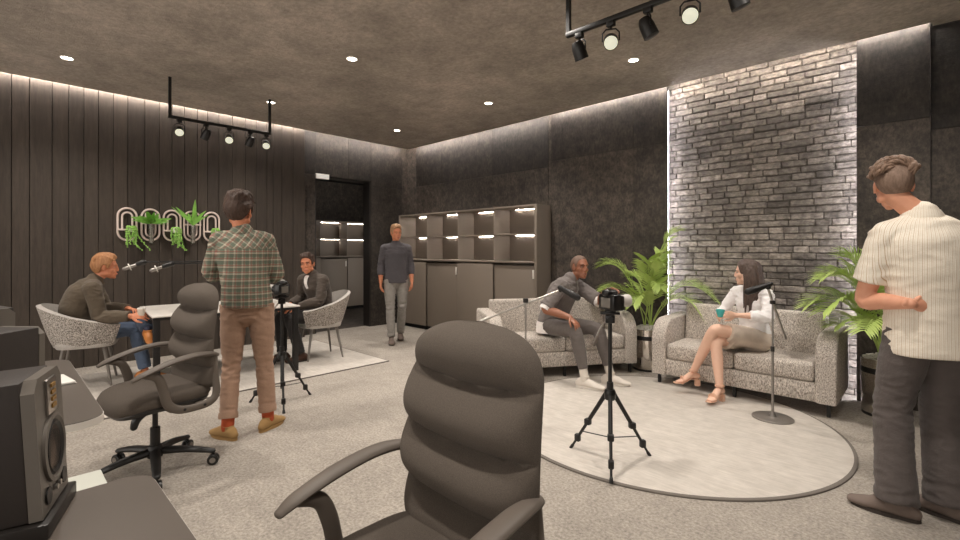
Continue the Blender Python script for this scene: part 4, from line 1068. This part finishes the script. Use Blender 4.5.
for k in range(260):
    x = rnd.uniform(-.072,.072); y = rnd.uniform(-.092,.080); e = 1-(x/.083)**2-((y+.010)/.104)**2
    if e < .10: continue
    p = V((x, y, .026+.100*math.sqrt(e))); n_ = V((x/.083**2, (y+.014)/.104**2, (p.z-.026)/.1**2)).normalized(); d = V((-.55+.5*math.sin(y*40+k%3), .25+.6*math.sin(x*35), .0)); d = (d-n_*d.dot(n_)).normalized()
    L = rnd.uniform(.03,.052); h = rnd.uniform(.014,.032)
    m.loft([p-d*L*.6-n_*.002, p-d*L*.1+n_*h*.8, p+d*L*.45+n_*h, p+d*L+n_*h*.35], [(.008,.006),(.012,.009),(.009,.007),(.002,.002)], side=d.cross(n_), n=8, sub=3)
m.T = Matrix.Identity(4); m.build('hair_top', 'hairbrown', t, sharp=180)
shoe(t, 'shoe', J['anL'], (-.76,.65), 'shoetaupe', 'sole', .285, .050); shoe(t, 'shoe', J['anR'], (-.5,.86), 'shoetaupe', 'sole', .285, .050)
# 2  man in plaid shirt
t, J = person('man seen from behind in a plaid shirt and brown rolled chinos, arms crossed', (-3.72,1.30,0), R(65),
  dict(pel=(.02,.0,.955), neck=(-.015,.0,1.475), head=(-.035,.022,1.64), yaw=R(-22), pitch=R(6), hs_=1.05, bow=(0,-.015,0), sw=.158, elL=(-.232,.055,1.17), wrL=(.07,.235,1.20), elR=(.222,.06,1.16), wrR=(.04,.225,1.13),
  knL=(-.085,.01,.51), anL=(-.095,-.13,.085), knR=(.135,.0,.51), anR=(.165,-.03,.085), hL=((1,-.1,0),(0,-1,0),.55), hR=((-1,-.15,.1),(0,-1,0),.4)), 1.0, vox=.0065, skin='skintan')
top(t, J, 'shirt', 'plaid', .013, .93, .03, .004, .003, seed=7, amp=.005)
collar(t, J, 'plaid', .074, .030)
pants(t, J, 'chinos', 'chino', .008, .84, .0, seed=8, amp=.006, end=.050)
for s in 'LR': cuff(t, J['kn'+s].lerp(J['an'+s], .83), J['an'+s], .062, 'chino', 'trouser_cuff', .045)
for s, d in (('L',(-.67,.74)), ('R',(.56,.83))):
    m = MB(); m.loft([J['kn'+s].lerp(J['an'+s], .8), J['an'+s]-V((0,0,.01))], [.044,.042], n=16, sub=1); m.build('sock', 'sockrust', t)
    shoe(t, 'shoe', J['an'+s], d, 'shoetan', 'shoetan', .265, .048)
hair_cap(t, J['Tm'], 'hairdark', top=.030, side=.012, back=.013, front=.01, seed=12, wav=.9, locks=70, sweep=(.2,.6,.1))
# 3  man walking in from the far corner
t, J = person('man walking beside the shelf cabinet in a slate shirt and faded jeans', (-5.72,4.12,0), R(-122),
  dict(pel=(0,0,.925), neck=(0,.0,1.43), head=(.0,.02,1.595), yaw=R(18), pitch=R(3), sw=.165, elL=(-.215,-.03,1.13), wrL=(-.225,.07,.89), elR=(.215,-.02,1.13), wrR=(.225,.06,.88), hs_=.94,
  knL=(-.085,.02,.50), anL=(-.07,-.13,.10), knR=(.09,.09,.50), anR=(.075,.14,.085), hL=((0,.3,-1),(1,0,0),.6), hR=((0,.3,-1),(-1,0,0),.6)), .93, vox=.0075, brow='hairginger', skin='skintan')
top(t, J, 'shirt', 'slate', .015, .80, .06, .006, .006, vox=.009, seed=14, amp=.006); collar(t, J, 'slate', .072, .028, open_=.3)
pants(t, J, 'jeans', 'denimpale', .010, .97, .002, vox=.009, seed=15, amp=.007, end=.044)
for s in 'LR': shoe(t, 'boot', J['an'+s], (.0,1), 'shoetaupe', 'sole', .275, .047, high=.03)
hair_cap(t, J['Tm'], 'hairsandy', top=.022, side=.005, back=.007, front=.012, seed=21, locks=24)
# 4  seated man with ginger hair
t, J = person('seated man with ginger hair in a brown blazer and jeans, holding a cup', (-6.10,.60,0), R(-4),
  dict(pel=(0,-.04,.545), neck=(.02,.10,1.03), head=(.03,.185,1.175), yaw=R(-12), pitch=R(4), bow=(0,-.055,0), tw=R(-4), elL=(-.20,.20,.74), wrL=(.06,.37,.74), elR=(.27,.13,.70), wrR=(.40,.36,.70),
  knR=(.13,.42,.54), anR=(.20,.50,.10), knL=(.02,.47,.66), anL=(.32,.50,.54), hL=((.8,.5,-.1),(0,-.2,-1),.5), hR=((.45,.85,.05),(-.6,.2,-.5),.75)), 1.0, vox=.0065, brow='hairginger', skin='skintan')
top(t, J, 'blazer', 'jacketbrown', .020, .97, .10, .010, .006, seed=24, amp=.006); collar(t, J, 'jacketbrown', .080, .022, name='lapel_collar', open_=.5)
pants(t, J, 'jeans', 'denim', .010, .93, .002, seed=25, amp=.006, end=.046)
m = MB(); m.loft([J['knL'].lerp(J['anL'], .85), J['anL']], [.038,.036], n=14, sub=1); m.build('sock', 'socknavy', t)
shoe(t, 'shoe', J['anR']-V((0,0,.002)), (.3,1), 'shoeorange', 'sole', .27, .046); shoe(t, 'shoe', J['anL']+V((.02,0,-.01)), (1,.15), 'shoeorange', 'sole', .27, .046, pitch=R(-18))
hair_cap(t, J['Tm'], 'hairginger', top=.026, side=.012, back=.012, front=.006, seed=31, wav=.5, locks=26, sweep=(0,.9,0))
cw = V((-6.10,.60,0))+rot2(J['wrR'], R(-4))
t = thing('takeaway_cup', 'cream cup in the hand of the seated man with ginger hair', 'cup', (cw.x+.033, cw.y+.075, .682))
m = MB(); m.lathe([(0,0),(.026,0),(.034,.085),(.032,.085),(.025,.004),(0,.004)], n=24); m.build('cup_body', 'beigecup', t); m = MB(); m.lathe([(0,.084),(.036,.084),(.036,.090),(.031,.097),(0,.097)], n=24); m.build('lid', 'rim', t)
# 5  seated young man at the far end
t, J = person('seated young man in dark jacket over white shirt, far end of the table', (-5.56,2.83,0), R(176),
  dict(pel=(0,-.03,.545), neck=(-.0,.09,1.03), head=(-.01,.15,1.175), yaw=R(50), pitch=R(2), roll=R(6), bow=(0,-.035,0), tw=R(16), elL=(-.26,.10,.74), wrL=(-.10,.31,.67), elR=(.22,.14,.74), wrR=(.08,.34,.68),
  knL=(-.12,.41,.55), anL=(-.11,.27,.10), knR=(.11,.43,.55), anR=(.09,.42,.10), hL=((.2,.9,-.2),(0,-.2,-1),.4), hR=((-.3,.9,-.2),(0,0,-1),.4)), .97, vox=.007, brow='hairdark', skin='skintan')
top(t, J, 'jacket', 'jacketdark', .018, .95, .08, .008, .006, vox=.0085, seed=34, amp=.006); collar(t, J, 'jacketdark', .078, .022, name='lapel_collar', open_=.6)
m = MB(); f = spine(J); fv = rot2(V((0,1,0)), J['tw'])
m.loft([f(.40)+fv*.118, f(.6)+fv*.136, f(.78)+fv*.146, f(.93)+fv*.108, f(1.0)+fv*.07], [(.012,.008),(.018,.008),(.024,.010),(.032,.012),(.036,.01)], side=J['ss'], n=14); m.build('white_shirt', 'whitecloth', t)
pants(t, J, 'trousers', 'blackjean', .010, .96, .002, vox=.0085, seed=35, end=.046)
for s in 'LR': shoe(t, 'boot', J['an'+s], (.0,1), 'shoebrown', 'sole', .275, .046, high=.03)
hair_cap(t, J['Tm'], 'hairdark', top=.024, side=.008, back=.010, front=.012, seed=41, locks=20)
# 6  man on the left sofa
t, J = person('man on the left sofa in grey clothes with cropped hair, hand on knee', (-3.00,4.26,.014), R(-100),
  dict(pel=(.0,-.02,.53), neck=(-.105,.14,1.01), head=(-.185,.205,1.145), hs_=1.05, yaw=R(-10), pitch=R(-2), roll=R(-4), bow=(0,-.04,0), tw=R(20), elL=(-.29,.38,.79), wrL=(-.17,.585,.925), elR=(.285,.16,.73), wrR=(.17,.40,.655),
  knR=(.16,.46,.53), anR=(.18,.60,.10), knL=(-.13,.50,.53), anL=(-.13,.66,.10), hL=((.15,.9,.25),(.3,0,-1),.45), hR=((-.05,.75,-.5),(0,-.5,-.85),.45)), 1.02, vox=.0065, skin='skindark', lips='lipdark', brow='iris')
top(t, J, 'sweatshirt', 'greytee', .017, .47, .07, .010, .010, seed=44, amp=.006); collar(t, J, 'greytee', .070, .010, name='neckband', dz=-.004)
for s in 'LR': cuff(t, J['sh'+s].lerp(J['el'+s], .98), J['el'+s], .060, 'whitecloth', 'sleeve_cuff', .05)
m = MB(); torso(m, J, .024, hem=.085, loose=.010)
for v in list(m.b.verts):
    pass
bmesh.ops.delete(m.b, geom=[v for v in m.b.verts if v.co.z > .575], context='VERTS'); m.build('shirt_hem', 'whitecloth', t)
m = MB(); fv = rot2(V((0,1,0)), J['tw']); f = spine(J); m.loft([f(.98)+fv*.085, f(.80)+fv*.150, f(.70)+fv*.158], [.0016]*3, n=6); q = f(.68)+fv*.163; m.box(q, (.020,.006,.05), bev=.003); m.build('pendant', 'steel', t)
pants(t, J, 'joggers', 'greyjog', .008, .82, .0, seed=45, amp=.004, end=.040)
for s, d in (('R',(-.35,1)), ('L',(-.45,1))):
    m = MB(); m.loft([J['kn'+s].lerp(J['an'+s], .70), J['an'+s]-V((0,0,.02))], [.041,.041], n=16, sub=1); m.build('sock', 'shoewhite', t)
    shoe(t, 'sneaker', J['an'+s]+V((0,0,-.014)), d, 'shoewhite', 'solewhite', .285, .047, high=.02)
hair_cap(t, J['Tm'], 'hairblack', top=.0022, side=.0008, back=.0015, lift=.012, seed=51, wav=.3)
# 7  woman on the right sofa
t, J = person('woman on the right sofa in a white blouse and beige skirt, holding a teal cup', (-1.22,4.92,.014), R(158),
  dict(pel=(0,-.02,.52), neck=(.0,.035,.985), head=(.005,.085,1.125), yaw=R(-62), pitch=R(4), elL=(-.225,.12,.75), wrL=(-.065,.325,.755), elR=(.225,.13,.74), wrR=(.085,.335,.745), bare=1,
  knL=(.045,.455,.625), anL=(.235,.50,.205), knR=(.05,.43,.515), anR=(-.045,.50,.136), hL=((.35,.9,.05),(.75,-.3,0),.75), hR=((-.35,.9,.05),(-.75,-.3,0),.8)), .86, vox=.006, fem=1, skin='skinpale', lips='lip', brow='hairlong')
top(t, J, 'blouse', 'blouse', .014, .78, .02, .012, .012, seed=54, amp=.006); collar(t, J, 'blouse', .058, .022, open_=.4)
m = MB(); f = spine(J); m.loft([f(-.08), f(.05), f(.2)], [(.145,.12),(.158,.128),(.122,.10)], side=(1,0,0), n=24, sub=4)
for s in 'LR':
    a, b = J['hip'+s], J['kn'+s]; m.loft([a, a.lerp(b, .4), a.lerp(b, .74)], [(.105,.096),(.098,.092),(.088,.084)], n=22, sub=4, cap=False)
m.loft([f(-.03)+V((0,.02,0)), (J['hipL'].lerp(J['knL'], .7)+J['hipR'].lerp(J['knR'], .7))/2], [(.13,.075),(.10,.08)], side=(1,0,0), n=22, cap=False)
o = m.build('skirt', 'skirt', t); remesh(o, .0075, 4, .5, folds(J, ['hipL','hipR'], .004, 10, 3))
for s, d, pt in (('R', V((-.15,1,0)), -.35), ('L', V((.42,.9,0)), -.5)):
    an = J['an'+s]; d.normalize(); sd = V((d.y, -d.x, 0)); z0 = an.z-.112; dn = V((0,0,-1)) if s == 'R' else V((0,-.0,-1))
    toe = an+d*.15+V((0,0,-.098)); ball = an+d*.105+V((0,0,-.088)); heel = an-d*.035+V((0,0,-.045))
    m = MB(); m.loft([heel, an+d*.02+V((0,0,-.035)), an+d*.065+V((0,0,-.062)), ball, toe], [(.026,.028),(.029,.030),(.031,.024),(.036,.017),(.028,.011)], side=sd, n=18, sub=4); m.build('foot', 'skinpale', t)
    m = MB(); m.loft([heel+V((0,0,-.030)), an+d*.03+V((0,0,-.072)), ball+V((0,0,-.017)), toe+d*.025+V((0,0,-.010))], [(.028,.005),(.026,.005),(.038,.005),(.030,.005)], side=sd, n=16, sub=4)
    m.box(heel+V((0,0,-.062)), (.042,.042,.062), rz=math.atan2(d.y, d.x), bev=.004); sn = m.build('sandal', 'sandal', t)
    for c, r, q in ((an+V((0,0,.005)), .037, V((0,0,1))), (ball+V((0,0,.004)), .037, d)):
        m = MB(); m.lathe([(r,-.006),(r+.003,-.006),(r+.003,.006),(r,.006)], c, n=24, axis=V((0,0,1)).rotation_difference(q).to_matrix()@Matrix.Diagonal((1,1,1))); m.build('strap', 'sandal', sn)
hair_cap(t, J['Tm'], 'hairlong', top=.014, side=.014, back=.020, front=.0, seed=61, wav=.35, name='hair')
m = MB(); m.T = J['Tm']
for k in range(30):
    a = R(172+196*k/29); rr = .078+.008*math.sin(k*2.3); x, y = math.cos(a)*rr, math.sin(a)*.092-.012
    L = .34+.06*math.sin(k*1.7); fl = 1 if abs(x) > .05 else 0
    m.loft([(x*.72,y*.72,.09),(x*1.08,y*1.08,.02),(x*1.20,y*1.12-.004,-.07),(x*1.10,y*1.15-.01+.02*fl,-.18),(x*.95,y*1.0-.012+.05*fl,-L)], [.014,.019,.021,.019,.005], n=9, sub=4)
m.T = Matrix.Identity(4); o = m.build('long_hair', 'hairlong', t); remesh(o, .006, 2, .5, lambda c, n: .004*noise.noise(V((c.x*90, c.y*90, c.z*7))))
wc = V((-1.22,4.92,.014)) + rot2(V((.012,.420,.735)), R(158))
t = thing('teal_cup', 'small teal cup held in both hands by the woman', 'cup', wc)
m = MB(); m.lathe([(0,0),(.020,0),(.024,.004),(.037,.055),(.038,.066),(.035,.066),(.022,.008),(0,.006)], n=28); m.build('cup_body', 'teal', t)
m = MB(); m.lathe([(0,.05),(.033,.05),(.033,.051),(0,.051)], n=24); m.build('drink', 'shoebrown', t)
# ------------------------------------------------------------------ camera, light, view
cd = bpy.data.cameras.new('camera'); cam = bpy.data.objects.new('camera', cd); COL.objects.link(cam)
cam.location = (0, 0, 1.35); cam.rotation_euler = (R(90), 0, math.atan2(.696, .718)); cd.sensor_width = 36; cd.lens = 470/960*36; cd.shift_y = -20/960; cd.clip_start = .05
SC.camera = cam
w = bpy.data.worlds.new('w'); SC.world = w; w.use_nodes = True
w.node_tree.nodes['Background'].inputs[0].default_value = (1, .925, .84, 1); w.node_tree.nodes['Background'].inputs[1].default_value = 2.6
SC.view_settings.view_transform = 'Standard'; SC.view_settings.look = 'None'; SC.view_settings.gamma = 1; SC.view_settings.exposure = 0
SC.view_settings.use_curve_mapping = False
SC.cycles.use_denoising = True
SC.cycles.max_bounces = 8
bpy.context.view_layer.update()
